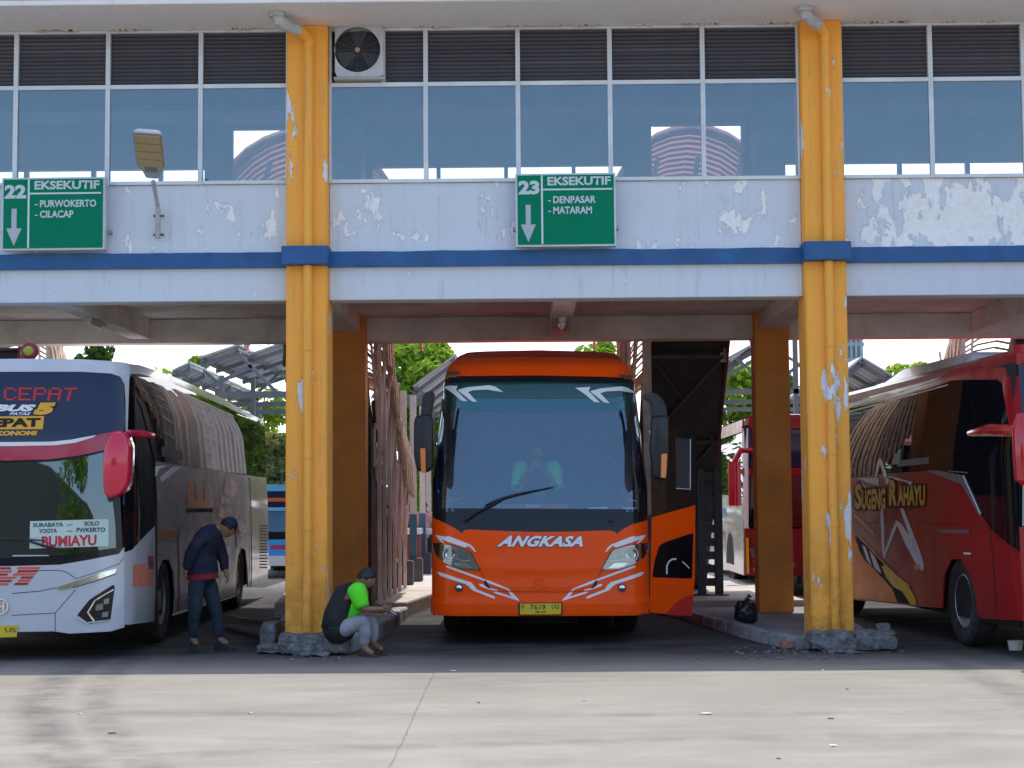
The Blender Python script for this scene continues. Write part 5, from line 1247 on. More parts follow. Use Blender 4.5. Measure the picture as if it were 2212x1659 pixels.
# ------------------------------------------------------------------ vegetation
def leaf_mat(name, c1, c2, tr=.35):
    t = NT(name); n = t.noise(.9, 3); n2 = t.noise(7, 2)
    c = t.mix(t.ramp(n, .35, .65), c1, c2); c = t.mix(t.ramp(n2, .3, .7, 0, .5), c, tuple(x * 1.5 for x in c2))
    d = t.n('BsdfDiffuse'); t.l(c, d.inputs[0]); tl = t.n('BsdfTranslucent'); t.l(t.mix(.5, c, (c2[0] * 1.6, c2[1] * 1.7, c2[2])), tl.inputs[0])
    m = t.n('MixShader'); m.inputs[0].default_value = tr; t.l(d.outputs[0], m.inputs[1]); t.l(tl.outputs[0], m.inputs[2]); return t.done(m.outputs[0])
LF1 = leaf_mat('bright_green_leaves', (.09, .17, .025), (.24, .34, .05), .5)
LF2 = leaf_mat('dark_green_leaves', (.025, .06, .02), (.07, .13, .03), .35)
LF3 = leaf_mat('olive_leaves', (.12, .13, .045), (.26, .26, .10), .4)
BARK = P('bark', (.14, .10, .075), .9, var=.4, vs=6, bump=.6, bs=20)
def leaf_cloud(m, c, rad, n, size, r, flat=.8):
    for _ in range(n):
        while True:
            v = Vector((r.uniform(-1, 1), r.uniform(-1, 1), r.uniform(-1, 1)))
            if .05 < v.length < 1: break
        v = v.normalized() * (v.length ** .45)
        p = c + Vector((v.x * rad, v.y * rad, v.z * rad * flat)); s = size * r.uniform(.6, 1.35)
        nrm = (v + Vector((r.uniform(-1, 1), r.uniform(-1, 1), r.uniform(-.3, 1.2)))).normalized(); a = nrm.orthogonal().normalized(); a.rotate(Matrix.Rotation(r.uniform(0, 6.28), 3, nrm)); b = nrm.cross(a)
        m.poly([p - a * s * .5, p - a * s * .1 + b * s * .28 + nrm * s * .06, p + a * s * .5, p - a * s * .1 - b * s * .28 + nrm * s * .06])
def tree(px_, Y, topy, wpx, label, mat, seed, dens=1., leaf=.24, trunk=True, base=0., botz=None):
    r = random.Random(seed); b = at(px_, 1100, Y); top = at(px_, topy, Y).z; W = wpx * Y / 3600 / 2
    t = thing('broadleaf_tree', label, 'tree', (b.x, Y, base), 0, 'trees beyond the platforms')
    lo = botz if botz is not None else top * .38
    if trunk:
        m = MB(); th = lo + (top - lo) * .4
        m.tube([(0, 0, 0), (.1, 0, th * .4), (-.05, .1, th * .75), (.05, 0, th)], [.22, .16, .13, .08], 10)
        for k in range(7):
            a = k * 2.4 + r.random(); h = th * (.55 + .45 * k / 7)
            m.tube([(0, 0, h), (W * .35 * math.cos(a), W * .35 * math.sin(a), h + .35 * (top - lo) * .4), (W * .75 * math.cos(a), W * .75 * math.sin(a), h + (top - h) * r.uniform(.35, .75))], [.08, .05, .02], 6)
        m.build('trunk', BARK, t)
    m = MB(); nc = int(26 * dens)
    for k in range(nc):
        a = r.uniform(0, 6.28); q = math.sqrt(r.random()); f = r.random(); hz = lo + (top - lo) * f
        env = math.sin(math.pi * min(1, .15 + .85 * (1 - abs(f - .45) * 1.2)) / 2)
        c = Vector((W * q * env * math.cos(a), W * q * env * math.sin(a), hz - .2)); leaf_cloud(m, c, r.uniform(.35, .75) * min(1.3, W * .5 + .3), int(150 * dens), leaf, r)
    m.build('crown', mat, t, smooth=False, recalc=False)
TR = [(205, 50, 738, 120, 'dark bushy tree behind the roof of the silver bus, nearest the left edge', LF2, 1., .24, None),
      (300, 58, 790, 170, 'low bright green tree peeping over the middle of the silver bus roof', LF1, 1., .26, None),
      (395, 52, 768, 130, 'bright green tree just left of the upper grey canopy', LF1, 1.1, .24, None),
      (545, 47, 838, 190, 'green tree seen through the trusses left of the left column', LF1, 1.2, .24, .8),
      (602, 42, 932, 74, 'olive round-headed tree above the blue bus', LF3, 1.5, .2, .6),
      (925, 44, 742, 150, 'tall bright green tree behind the left mirror of the orange bus', LF1, 1.5, .22, 1.6),
      (880, 52, 735, 120, 'dark leafy tree behind the tall bright one left of the orange bus', LF2, 1., .25, 1.),
      (1000, 56, 752, 90, 'small bright tree over the roof corner of the orange bus', LF1, .9, .25, None),
      (1296, 50, 735, 90, 'bright lime tree right of the orange bus roof', LF1, 1.2, .24, 2.),
      (1600, 46, 775, 150, 'green tree behind the white and red bus', LF1, 1.3, .22, 1.6),
      (1700, 50, 800, 120, 'dark green tree seen between the two right columns', LF2, 1.3, .24, 1.),
      (1975, 54, 782, 150, 'green tree just above the red bus roof', LF1, 1.2, .25, 2.),
      (2150, 60, 800, 150, 'dark tree behind the red bus, at the right edge', LF2, 1., .25, 1.), (60, 60, 790, 160, 'dark tree behind the roof beacon of the silver bus', LF2, 1., .25, 1.)]
for i, (px_, Y, ty, w, lb, mt, dn, lf, bz) in enumerate(TR): tree(px_, Y, ty, w, lb, mt, 100 + i, dn, lf, botz=bz)
# shrubbery that closes the view beyond the yard
m = MB(); r = random.Random(77)
for k in range(150):
    c = Vector((r.uniform(-24, 22), r.uniform(60, 66), r.uniform(.3, 4.2) * (.75 + .35 * mnoise.noise((k * .3, 0, 0))))); leaf_cloud(m, c, r.uniform(.7, 1.3), 120, .34, r)
tag(m.build('hedge_mass', LF2, smooth=False, recalc=False), 'dark green shrubbery closing the view beyond the platforms', 'shrubbery', kind='stuff')
# tall blue glazed tower far off, right
t = thing('far_tower', 'distant blue-green glazed tower rising beside the right column', 'building')
a, b = at(1822, 742, 150), at(1864, 742, 150)
TWR = P('tower_wall', (.16, .27, .33), .4, var=.15); m = MB(); m.box(a.x, b.x, 150, 156, 0, 26); m.build('shaft', TWR, t)
for k in range(16):
    m = MB(); m.box(a.x - .08, b.x + .08, 149.85, 149.99, 3 + k * 1.4, 3.35 + k * 1.4); m.build('floor_band', P('tower_band', (.30, .38, .42), .5), t)
for k in range(4): m = MB(); x = a.x + (b.x - a.x) * (k + .5) / 4; m.box(x - .1, x + .1, 149.8, 149.84, 2, 26); m.build('mullion', MATS['tower_band'], t)

# ------------------------------------------------------------------ coaches further off
loc = at(1768, 1290, 28.8); loc.z = 0
WR = Bus('white_bus', 'white coach with red roof edge and orange graphics, parked beyond the right inner column', loc, 0, 1.25, .22, 11.6, .05, rake=((0, 0), (1.1, 0), (3.0, .2)), tumble=((0, 0), (3, .05)))
WPT = P('white_bus_side', (.50, .50, .48), .25, coat=.4, var=.15, dirt=.15)
WR.F('front_body_panel', [(-1.22, .35), (1.22, .35), (1.22, 1.15), (-1.22, 1.15)], P('maroon_nose', (.22, .012, .02), .25, coat=.4), 0, .03, .2, .2)
WR.F('windscreen', [(-1.16, 1.18), (1.16, 1.18), (1.12, 2.05), (-1.12, 2.05)], WS_S, 0, .02, .2, .2)
WR.F('brow', [(-1.2, 2.06), (1.2, 2.06), (1.2, 2.2), (-1.2, 2.2)], REDP, .02, .03, .2, .2)
WR.F('upper_screen', [(-1.12, 2.22), (1.12, 2.22), (1.1, 2.86), (-1.1, 2.86)], NAVG, 0, .02, .2, .2)
WR.F('front_pillar', [(-1.22, 1.16), (-1.16, 1.16), (-1.12, 2.9), (-1.2, 2.9)], OW, .01, .03, .2, .2)
WR.F('roof_fascia', [(-1.22, 2.88), (1.22, 2.88), (1.12, 3.12), (-1.12, 3.12)], REDP, .01, .03, .2, .2)
for f in (1, -1):
    WR.F('headlight', [(f * .75, .62), (f * 1.12, .66), (f * 1.15, .82), (f * .8, .76)], LENSIN, .01, .01, .2, .2)
    for i_, c_ in enumerate(((.62, .22, .02), (.5, .02, .02))): WR.F('nose_graphic', [(f * .4, .5 + .14 * i_), (f * 1.1, .42 + .14 * i_), (f * 1.1, .48 + .14 * i_), (f * .4, .56 + .14 * i_)], P('nose_flash_%d' % i_, c_, .3), .006, .002, .2, .2)
WR.F('hazard_strip', [(-1.2, .38), (-1.16, .38), (-1.16, 1.0), (-1.2, 1.0)], YEL, .006, .002, .2, .2)
for sg in (-1, 1):
    WR.Sd(sg, 'side_panel', [(.25, .35), (11.5, .35), (11.5, 1.9), (.25, 1.7)], WPT, 0, .03, .5, .5)
    WR.Sd(sg, 'side_glass', [(.25, 1.72), (11.5, 1.92), (11.5, 2.82), (.25, 2.82)], SIDEGL, 0, .02, .5, .5)
    WR.Sd(sg, 'cantrail', [(.2, 2.84), (11.5, 2.84), (11.5, 3.05), (.2, 3.05)], REDP, .01, .03, .5, .5)
    for y in (2.2, 8.3):
        wheel(WR.o, sg * 1.09, y, sg, .48, .26, P('orange_rim', (.5, .10, .03), .4)); WR.Sd(sg, 'wheel_arch', [(y + .60 * math.cos(math.pi * k / 12), max(.34, .48 + .58 * math.sin(math.pi * k / 12))) for k in range(13)], UNDER, .004, .004, .3, .3)
for (y0, z0, w, h, c) in ((.9, 1.5, 1.3, .22, (.65, .14, .02)), (2.7, 1.35, 1.5, .16, (.08, .22, .5)), (3., .95, .9, .12, (.55, .03, .03)), (1.2, 1.1, .4, .12, (.62, .3, .05)), (4.6, 1.2, 1.2, .3, (.5, .05, .04)), (.8, .8, .5, .06, (.2, .2, .22)), (4.6, .7, 1.4, .08, (.5, .05, .04))):
    WR.Sd(-1, 'side_graphic', [(y0, z0), (y0 + w, z0 + .06), (y0 + w * .9, z0 + h), (y0 + .1, z0 + h * .9)], P('wr_%d%d' % (y0 * 10, z0 * 100), c, .3), .005, .002, .5, .5)
m = MB(); m.loft([[(x, y, z) for x, z in ((-1.18, 2.95), (-1.14, 3.06), (-.9, tp), (.9, tp), (1.14, 3.06), (1.18, 2.95))] for y, tp in ((.3, 3.08), (.7, 3.16), (11.3, 3.16))]); m.build('roof', P('grey_roof', (.35, .30, .29), .4), WR.o)
m = MB(); m.box(-1.18, 1.18, .3, 11.4, .36, 2.95); m.build('light_block_core', UNDER, WR.o)
m = MB(); m.loft([[(-1.42 + .11 * math.cos(a), -.15 + .1 * math.sin(a), z) for a in [2 * math.pi * k / 12 for k in range(12)]] for z in (1.55, 2.3)]); m.build('outer_mirror', MATS['crimson_mirror_paint'], WR.o)
m = MB(); m.tube([(-1.1, .1, 2.5), (-1.3, -.1, 2.5), (-1.42, -.15, 2.3)], .05, 8); m.build('mirror_arm', REDP, WR.o)

loc = at(628, 1245, 37); loc.z = 0
BB = Bus('blue_bus', 'small sky-blue and white bus far off between the silver bus and the left column', loc, RAD(2), 1.0, .12, 6., .03)
SKB = P('sky_blue_paint', (.04, .36, .80), .3, coat=.4, var=.08); SKB2 = P('pale_blue_paint', (.15, .50, .72), .3)
BB.F('front_body_panel', [(-.98, .5), (.98, .5), (.98, .86), (-.98, .86)], SKB, 0, .02, .3, .3)
BB.F('bumper', [(-1., .28), (1., .28), (1., .5), (-1., .5)], OW, .03, .06, .3, .3)
BB.F('black_band', [(-.98, .87), (.98, .87), (.98, 1.02), (-.98, 1.02)], BLACK, 0, .02, .3, .3)
BB.F('windscreen', [(-.92, 1.03), (.92, 1.03), (.9, 1.48), (-.9, 1.48)], P('blue_bus_glass', (.08, .20, .36), .08, coat=.5), 0, .02, .3, .3)
BB.F('sun_visor', [(-.95, 1.49), (.95, 1.49), (.95, 1.57), (-.95, 1.57)], SKB2, .05, .06, .3, .3)
BB.F('upper_screen', [(-.92, 1.58), (.92, 1.58), (.92, 1.92), (-.92, 1.92)], NAVG, 0, .02, .3, .3)
BB.F('led_sign', [(-.6, 1.70), (.6, 1.70), (.6, 1.78), (-.6, 1.78)], P('orange_led_board', (.7, .12, .03), .5), .005, .002, .3, .3)
BB.F('roof_fascia', [(-.96, 1.93), (.96, 1.93), (.9, 2.05), (-.9, 2.05)], SKB2, .01, .04, .3, .3)
for f in (1, -1):
    BB.F('headlight', [(f * .6, .36), (f * .85, .36), (f * .85, .46), (f * .6, .46)], LENSIN, .04, .02, .3, .3)
    BB.Sd(f, 'side_panel', [(.15, .3), (5.9, .3), (5.9, 1.2), (.15, 1.2)], SKB, 0, .02, .5, .5); BB.Sd(f, 'side_glass', [(.15, 1.21), (5.9, 1.21), (5.9, 1.9), (.15, 1.9)], SIDEGL, 0, .02, .5, .5)
    for y in (1., 4.6): wheel(BB.o, f * .84, y, f, .36, .2)
lettering('lettering', 'BIRU', [(-.3, .76), (.1, .76), (.1, .66), (-.3, .66)], BB.front, P('pink_red_decal', (.6, .05, .12), .4), BB.o, .006) if False else BB.F('front_name_strip', [(-.45, .64), (.25, .64), (.25, .74), (-.45, .74)], P('pink_red_decal', (.45, .05, .16), .4), .006, .003, .3, .3)
m = MB(); m.box(-.93, .93, .1, 5.9, .32, 2.0); m.build('light_block_core', UNDER, BB.o)
m = MB(); m.box(-.95, .95, .08, 5.95, 2.0, 2.08); m.build('roof', SKB2, BB.o, bevel=.02)

# ------------------------------------------------------------------ behind the camera, only met as reflections
t = thing('depot_shed', 'low dark depot shed across the yard, seen only mirrored in the silver bus windscreen', 'building', (-14, -34, 0))
m = MB(); m.prism([(-17, 0), (-17, 10.6), (-12, 10.5), (-5, 10.2), (2, 9.6), (7, 8.2), (9, 6.4), (9, 0)], -8, 0, 'y'); m.build('wall', P('shed_wall', (.09, .10, .09), .9), t)
tree_r = random.Random(5)
t = thing('broadleaf_tree', 'narrow tree across the yard, seen only mirrored in the silver bus windscreen', 'tree', (-8.5, -30, 0), 0)
m = MB(); m.tube([(0, 0, 0), (.1, 0, 2.)], [.2, .1], 8); m.build('trunk', BARK, t)
m = MB()
for k in range(34): leaf_cloud(m, Vector((tree_r.uniform(-1.3, 1.3), tree_r.uniform(-1, 1), tree_r.uniform(2., 11.2))), .8, 130, .3, tree_r)
m.build('crown', LF1, t, smooth=False, recalc=False)

# ------------------------------------------------------------------ rubble, bag, odds and ends
def rub(label, l, r_, Y, h, seed, depth=.32, name='broken_kerb_block', cat='rubble', mat=RUBB, amp=.04, group='broken concrete at the column feet', zoff=0.):
    a, b = at(l, 1400, Y), at(r_, 1400, Y)
    o = rough_block(name, mat, (b.x - a.x, depth, h), seed, amp=amp, sub=7, fr=7.)
    o.location = ((a.x + b.x) / 2, Y, zoff); tag(o, label, cat, group); return o
rub('big broken concrete lump in front of the left column', 606, 716, 18.22, .22, 1, .5)
rub('squared concrete block the man in the green shirt sits on', 702, 757, 18.15, .23, 2, .42, amp=.035)
rub('upright kerb slab left of the left column', 566, 603, 18.95, .30, 3, .5, amp=.015)
rub('flat broken slab lying low left of the left column', 560, 640, 18.4, .09, 4, .5)
rub('thin flake of concrete on the ground before the left column', 650, 712, 17.85, .05, 5, .2)
rub('long broken kerb lump at the foot of the right column', 1742, 1845, 18.25, .22, 6, .42)
rub('broken kerb lump right of the right column foot', 1838, 1932, 18.3, .21, 7, .42)
rub('small brick resting on the kerb lump by the right column', 1894, 1922, 18.35, .09, 8, .12, amp=.008, zoff=.19)
rub('brick-red fragment in the kerb left of the right column', 1684, 1718, 18.5, .09, 9, .16, mat=P('old_brick', (.30, .15, .11), .9, var=.3), amp=.02)
rub('thin flake of concrete on the ground before the right column', 1790, 1862, 17.9, .03, 10, .2)
# chips of rubble strewn about the kerbs
m = MB(); r = random.Random(12)
for k in range(150):
    px_ = r.choice([r.gauss(665, 60), r.gauss(1810, 70), r.gauss(1660, 60)]); p = gnd(px_, r.uniform(1398, 1428)); s_ = r.uniform(.006, .025)
    M = Matrix.Translation((p.x, p.y, s_ * .4)) @ Matrix.Rotation(r.uniform(0, 6), 4, 'Z') @ Matrix.Rotation(r.uniform(-.5, .5), 4, 'X'); m.box(-s_, s_, -s_ * .7, s_ * .7, -s_ * .5, s_ * .5, M)
tag(m.build('rubble_chips', RUBB, smooth=False), 'loose chips of concrete strewn round the column feet', 'rubble', kind='stuff')
# bin bag
p = gnd(1612, 1346, .12)
t = thing('rubbish_bag', 'knotted black rubbish bag on the kerb against the right inner column', 'bag', (p.x, p.y, .12))
bm = bmesh.new(); bmesh.ops.create_icosphere(bm, subdivisions=4, radius=1)
for v in bm.verts:
    n_ = mnoise.fractal(v.co * 2.4 + Vector((3, 1, 7)), 1., 2., 4) * .16; q = v.co * (1 + n_); v.co = Vector((q.x * .15, q.y * .14, max(-.0, (q.z + .8) * .165)))
finish(bm, 'bag', P('black_polythene', (.016, .017, .022), .3, coat=.2, var=.2), t)
m = MB(); m.tube([(0, 0, .28), (.02, 0, .31), (.05, .01, .34)], [.035, .016, .03], 8); m.build('knot', MATS['black_polythene'], t)
# sticks leaning on the kerb
a, b = at(532, 1278, 24), at(616, 1322, 19.6)
t = thing('stick_bundle', 'bundle of brown sticks lying on the kerb between the silver bus and the left column', 'sticks')
r = random.Random(8)
for k in range(9):
    o1, o2 = Vector((r.uniform(-.1, .1), r.uniform(-.15, .15), r.uniform(0, .12))), Vector((r.uniform(-.16, .16), r.uniform(-.2, .2), r.uniform(0, .1)))
    m = MB(); m.bar(Vector((a.x, 22.2, .06)) + o1, Vector((b.x, 19.6, .17)) + o2, .045, .03); m.build('stick', P('weathered_stick', (.20, .13, .08), .9, var=.4, vs=9), t)
# litter on the sunlit yard
PAPER, DRYL = P('litter_paper', (.75, .74, .70), .8, var=.1), P('dry_leaf', (.10, .075, .05), .9)
for i, (px_, py_, w, mt, lb) in enumerate(((172, 1543, .045, PAPER, 'white scrap of paper near the left edge of the sunlit yard'), (540, 1541, .06, PAPER, 'thin white paper strip in the yard below the left column'), (978, 1450, .09, PAPER, 'crumpled pale scrap just outside the shadow edge, before the orange bus'),
        (1262, 1514, .05, PAPER, 'small white scrap in the middle of the yard'), (1800, 1612, .085, PAPER, 'flat white scrap at the lower right of the yard'), (1524, 1543, .13, P('wet_patch_card', (.5, .48, .42), .9), 'torn piece of card on the yard below the open bus door'),
        (242, 1585, .07, DRYL, 'dark dry leaf at the lower left of the yard'), (1034, 1519, .04, DRYL, 'small dark leaf in the yard below the bus plate'), (1682, 1640, .05, DRYL, 'dark dry leaf at the bottom edge, right of centre'), (1795, 1553, .07, DRYL, 'dark twig in the yard below the right column'), (1778, 1449, .03, PAPER, 'tiny white scrap by the shadow edge before the right column'), (1830, 1490, .035, DRYL, 'tiny dark leaf right of centre in the sunlit yard'))):
    p = gnd(px_, py_); w *= .45; rr_ = random.Random(i); m = MB(); n = 7
    vs = [m.bm.verts.new((w * math.cos(2 * math.pi * k / n) * rr_.uniform(.6, 1.1), w * .6 * math.sin(2 * math.pi * k / n) * rr_.uniform(.6, 1.1), .005 + rr_.uniform(0, .007))) for k in range(n)]; c = m.bm.verts.new((0, 0, .010))
    vb = [m.bm.verts.new((v.co.x, v.co.y, .004)) for v in vs]
    for k in range(n): m.face([vs[k], vs[(k + 1) % n], c]); m.face([vb[k], vb[(k + 1) % n], vs[(k + 1) % n], vs[k]])
    o = m.build('litter_scrap', mt, smooth=False); o.location = (p.x, p.y, 0); o.rotation_euler.z = rr_.uniform(-.4, .4); tag(o, lb, 'litter', 'scraps of litter on the yard')
p = gnd(2194, 1404); m = MB(); m.lathe([(0, .055), (.0, .07), (.10, .085), (.10, .08), (.01, .06), (.01, .001)], (0, 0, 0), 'z', 16); o = m.build('paper_cup', PAPER); o.location = (p.x, p.y, 0.0); tag(o, 'crumpled white paper cup standing under the nose of the red bus', 'cup')
# snack stall on the platform
t = thing('snack_stall', 'snack stall with maroon cloth and white counter on the left platform', 'stall')
a, b = at(851, 1160, 33), at(908, 1160, 33); MRN = P('maroon_cloth', (.22, .025, .03), .9, var=.25)
m = MB(); m.box(a.x, b.x, 33, 33.8, 1.02, 1.14); m.build('counter', OW, t, bevel=.01)
m = MB(); m.box(a.x + .03, b.x - .03, 33.02, 33.75, .55, 1.01); m.build('cloth', MRN, t, bevel=.02)
for x in (a.x + .06, b.x - .06):
    for y in (33.06, 33.7): m = MB(); m.bar((x, y, .2), (x, y, .56), .05); m.build('leg', STEEL, t)
t = thing('tarpaulin_table', 'low white topped trestle beside the snack stall, next to the orange bus', 'table'); a, b = at(912, 1160, 34), at(930, 1160, 34)
m = MB(); m.box(a.x, b.x + .4, 34, 34.7, 1.0, 1.12); m.build('tabletop', OW, t, bevel=.01)
for x in (a.x + .05, b.x + .3):
    m = MB(); m.bar((x, 34.3, .2), (x, 34.3, 1.0), .06); m.build('leg', STEEL, t)

# ------------------------------------------------------------------ people
def skin(nodes, edges, sub=2):
    me = bpy.data.meshes.new('tmp'); ks = list(nodes); me.from_pydata([tuple(nodes[k][0]) for k in ks], [(ks.index(a), ks.index(b)) for a, b in edges], [])
    o = bpy.data.objects.new('tmp', me); COL.objects.link(o); md = o.modifiers.new('s', 'SKIN')
    for i, k in enumerate(ks):
        rr_ = nodes[k][1]; me.skin_vertices[0].data[i].radius = rr_ if isinstance(rr_, tuple) else (rr_, rr_); me.skin_vertices[0].data[i].use_root = (i == 0)
    s_ = o.modifiers.new('u', 'SUBSURF'); s_.levels = sub; s_.render_levels = sub
    dg = bpy.context.evaluated_depsgraph_get(); dg.update(); r_ = bpy.data.meshes.new_from_object(o.evaluated_get(dg)); bpy.data.objects.remove(o); return r_
def head_mesh(c, face, up, s=1.):
    """skull, jaw, nose, brow, ears; `face` is where it looks"""
    f = Vector(face).normalized(); u = Vector(up).normalized(); r_ = f.cross(u).normalized(); u = r_.cross(f)
    bm = bmesh.new(); bmesh.ops.create_icosphere(bm, subdivisions=3, radius=1)
    for v in bm.verts:
        x, y, z = v.co; X, Y_, Z = x * .076, y * .095, z * .115
        if z < -.1: k = 1 + .28 * (z + .1); X *= k; Y_ *= (1 + .12 * (z + .1))
        if y > .3: 
            Y_ += .020 * math.exp(-((x / .17) ** 2 + ((z + .12) / .20) ** 2)); Y_ -= .010 * math.exp(-(((abs(x) - .36) / .17) ** 2 + ((z - .12) / .12) ** 2))
            Y_ += .005 * math.exp(-((x / .3) ** 2 + ((z + .48) / .09) ** 2))
        if abs(x) > .9: X *= 1 + .14 * math.exp(-((z / .25) ** 2 + (y / .22) ** 2))
        v.co = (r_ * X + f * Y_ + u * Z) * s + Vector(c)
    return bm
def solid(meshes, name, mat, parent, vox=.009):
    bm = bmesh.new()
    for q in meshes:
        if isinstance(q, bmesh.types.BMesh):
            t_ = bpy.data.meshes.new('t'); q.to_mesh(t_); bm.from_mesh(t_)
        else: bm.from_mesh(q)
    o = finish(bm, name, mat, parent, True, ang=180, doubles=False)
    md = o.modifiers.new('r', 'REMESH'); md.mode = 'VOXEL'; md.voxel_size = vox; md.use_smooth_shade = True
    dg = bpy.context.evaluated_depsgraph_get(); dg.update(); me = bpy.data.meshes.new_from_object(o.evaluated_get(dg)); o.modifiers.clear(); o.data = me
    if not me.materials: me.materials.append(mat)
    return o
def fingers(wrist, dirv, side, curl, s=1.):
    """four unequal bent fingers and a thumb off the side of the palm"""
    d = Vector(dirv).normalized(); sv = Vector(side).normalized(); c = Vector(curl).normalized(); w = Vector(wrist); out = []
    for i, ln in enumerate((.070, .080, .075, .058)):
        b = w + d * .055 * s + sv * (.030 - i * .019) * s; k1 = b + d * .022 * s; k2 = k1 + (d * .6 + c * .6) * ln * .5 * s; k3 = k2 + (d * .1 + c) * ln * .45 * s
        out.append(skin({'a': (b, .010), 'b': (k1, .009), 'c': (k2, .008), 'd': (k3, .0065)}, [('a', 'b'), ('b', 'c'), ('c', 'd')], 1))
    b = w + d * .02 * s + sv * .02 * s; out.append(skin({'a': (b, .012), 'b': (b + (d * .5 + sv * .8) * .035 * s, .0105), 'c': (b + (d * 1. + sv * .7 + c * .5) * .055 * s, .008)}, [('a', 'b'), ('b', 'c')], 1))
    return out
SKN = P('brown_skin', (.24, .125, .075), .55, var=.08); HAIR = P('black_hair', (.012, .010, .010), .5)
def hair_cap(c, face, up, s, mat, parent, name='hair', lo=-.25, grow=1.09):
    bm = head_mesh(c, face, up, s * grow); f = Vector(face).normalized(); u = Vector(up).normalized()
    kill = [v for v in bm.verts if (v.co - Vector(c)).dot(u) < (lo + .55 * max(0, (v.co - Vector(c)).dot(f) / .095)) * .115 * s]
    bmesh.ops.delete(bm, geom=kill, context='VERTS'); bmesh.ops.solidify(bm, geom=bm.faces[:], thickness=.012); return finish(bm, name, mat, parent, True, ang=180)
TRUNK = [('pelvis', 'waist'), ('waist', 'chest'), ('chest', 'neck'), ('neck', 'head')]
def arm(s_): return [('chest', 'sh' + s_), ('sh' + s_, 'el' + s_), ('el' + s_, 'wr' + s_), ('wr' + s_, 'ha' + s_)]
def leg(s_): return [('pelvis', 'hip' + s_), ('hip' + s_, 'kn' + s_), ('kn' + s_, 'an' + s_), ('an' + s_, 'toe' + s_)]
RB_ = dict(pelvis=.13, waist=.12, chest=.13, neck=.052, head=.05, sh=.062, el=.042, wr=.028, ha=.03, hip=.088, kn=.058, an=.040, toe=.032)
def person(label, J, face, up, clothes, group=None, hairm=HAIR, vox=.010, hs=1., hand_dirs=None, hat=None, shoes=None):
    """J: joint -> point; clothes: (name, material, joints, extra radius)"""
    t = thing('person', label, 'person', group=group)
    key = lambda k: RB_.get(k, RB_.get(k[:-1], .05))
    nodes = {k: (Vector(v), key(k)) for k, v in J.items() if k != 'skull'}
    ed = [e for e in TRUNK + arm('L') + arm('R') + leg('L') + leg('R') if e[0] in nodes and e[1] in nodes]
    parts = [skin(nodes, ed), head_mesh(J['skull'], face, up, hs)]
    for s_, (d, sd_, cu) in (hand_dirs or {}).items(): parts += fingers(J['wr' + s_], d, sd_, cu)
    solid(parts, 'body', SKN, t, vox)
    for nm, mt, js, ex in clothes:
        nd = {}
        for j in js:
            p, rad = nodes[j]; nd[j] = (p, (rad + ex) * (.62 if j == 'pelvis' else 1))
        e2 = [e for e in ed if e[0] in nd and e[1] in nd]; me = skin(nd, e2); bq = bmesh.new(); bq.from_mesh(me)
        if 'pelvis' in js:
            p, rad = nodes['pelvis']; bmesh.ops.create_icosphere(bq, subdivisions=3, radius=(rad + ex) * 1.08, matrix=Matrix.Translation(p))
        bq.to_mesh(me); bq.free(); o_ = bpy.data.objects.new('tmp', me); COL.objects.link(o_); md = o_.modifiers.new('r', 'REMESH'); md.mode = 'VOXEL'; md.voxel_size = .014 if hs > .9 else .02
        dg = bpy.context.evaluated_depsgraph_get(); dg.update(); me = bpy.data.meshes.new_from_object(o_.evaluated_get(dg)); bpy.data.objects.remove(o_)
        bq = bmesh.new(); bq.from_mesh(me)
        for _ in range(9): bmesh.ops.smooth_vert(bq, verts=bq.verts, factor=.5, use_axis_x=True, use_axis_y=True, use_axis_z=True)
        bq.to_mesh(me); bq.free(); me.materials.clear(); me.materials.append(mt)
        me.polygons.foreach_set('use_smooth', [True] * len(me.polygons))
        for v in me.vertices:                      # cloth folds
            n_ = mnoise.noise(v.co * 9) * .012 + mnoise.noise(v.co * 23) * .005; v.co = v.co + v.normal * n_
        link(nm, me, t)
    if hairm: hair_cap(J['skull'], face, up, hs, hairm, t)
    if hat:
        hair_cap(J['skull'], face, up, hs, hat, t, 'cap', .05, 1.16)
        f = Vector(face).normalized(); u = Vector(up).normalized(); r_ = f.cross(u); c = Vector(J['skull']) + u * .03 * hs
        m = MB(); pts = [(math.cos(a) * .075, .07 + .085 * math.sin(a)) for a in [math.pi * k / 8 for k in range(9)]] + [(-.07, .05), (.07, .05)]
        m.loft([[c + r_ * x + f * y + u * h for x, y in pts] for h in (0, .008)]); m.build('cap_peak', hat, t)
    for s_ in (shoes or {}):
        a, b = nodes['an' + s_][0], nodes['toe' + s_][0]; d = (b - a); d.z = 0; d.normalize(); n_ = Vector((-d.y, d.x, 0)); z0 = shoes[s_][1]; b0 = a - d * .07
        secs_ = []
        for f_, w_, h_ in ((0, .03, .06), (.04, .042, .085), (.12, .045, .08), (.2, .05, .055), (.26, .04, .04), (.285, .02, .025)):
            c = b0 + d * f_; c.z = z0; secs_.append([c - n_ * w_, c - n_ * w_ + Vector((0, 0, h_ * .6)), c - n_ * w_ * .5 + Vector((0, 0, h_)), c + n_ * w_ * .5 + Vector((0, 0, h_)), c + n_ * w_ + Vector((0, 0, h_ * .6)), c + n_ * w_])
        m = MB(); m.loft(secs_); m.build('shoe', shoes[s_][0], t)
    return t
def J3(Y, **k): return {n: at(v[0], v[1], Y + (v[2] if len(v) > 2 else 0)) for n, v in k.items()}
NAVYJ = P('navy_jacket', (.006, .010, .030), .85, var=.25, vs=6); JEAN = P('dark_jeans', (.014, .026, .045), .9, var=.3, vs=6); REDS = P('red_shirt_hem', (.17, .010, .018), .85)
Ym = 18.75
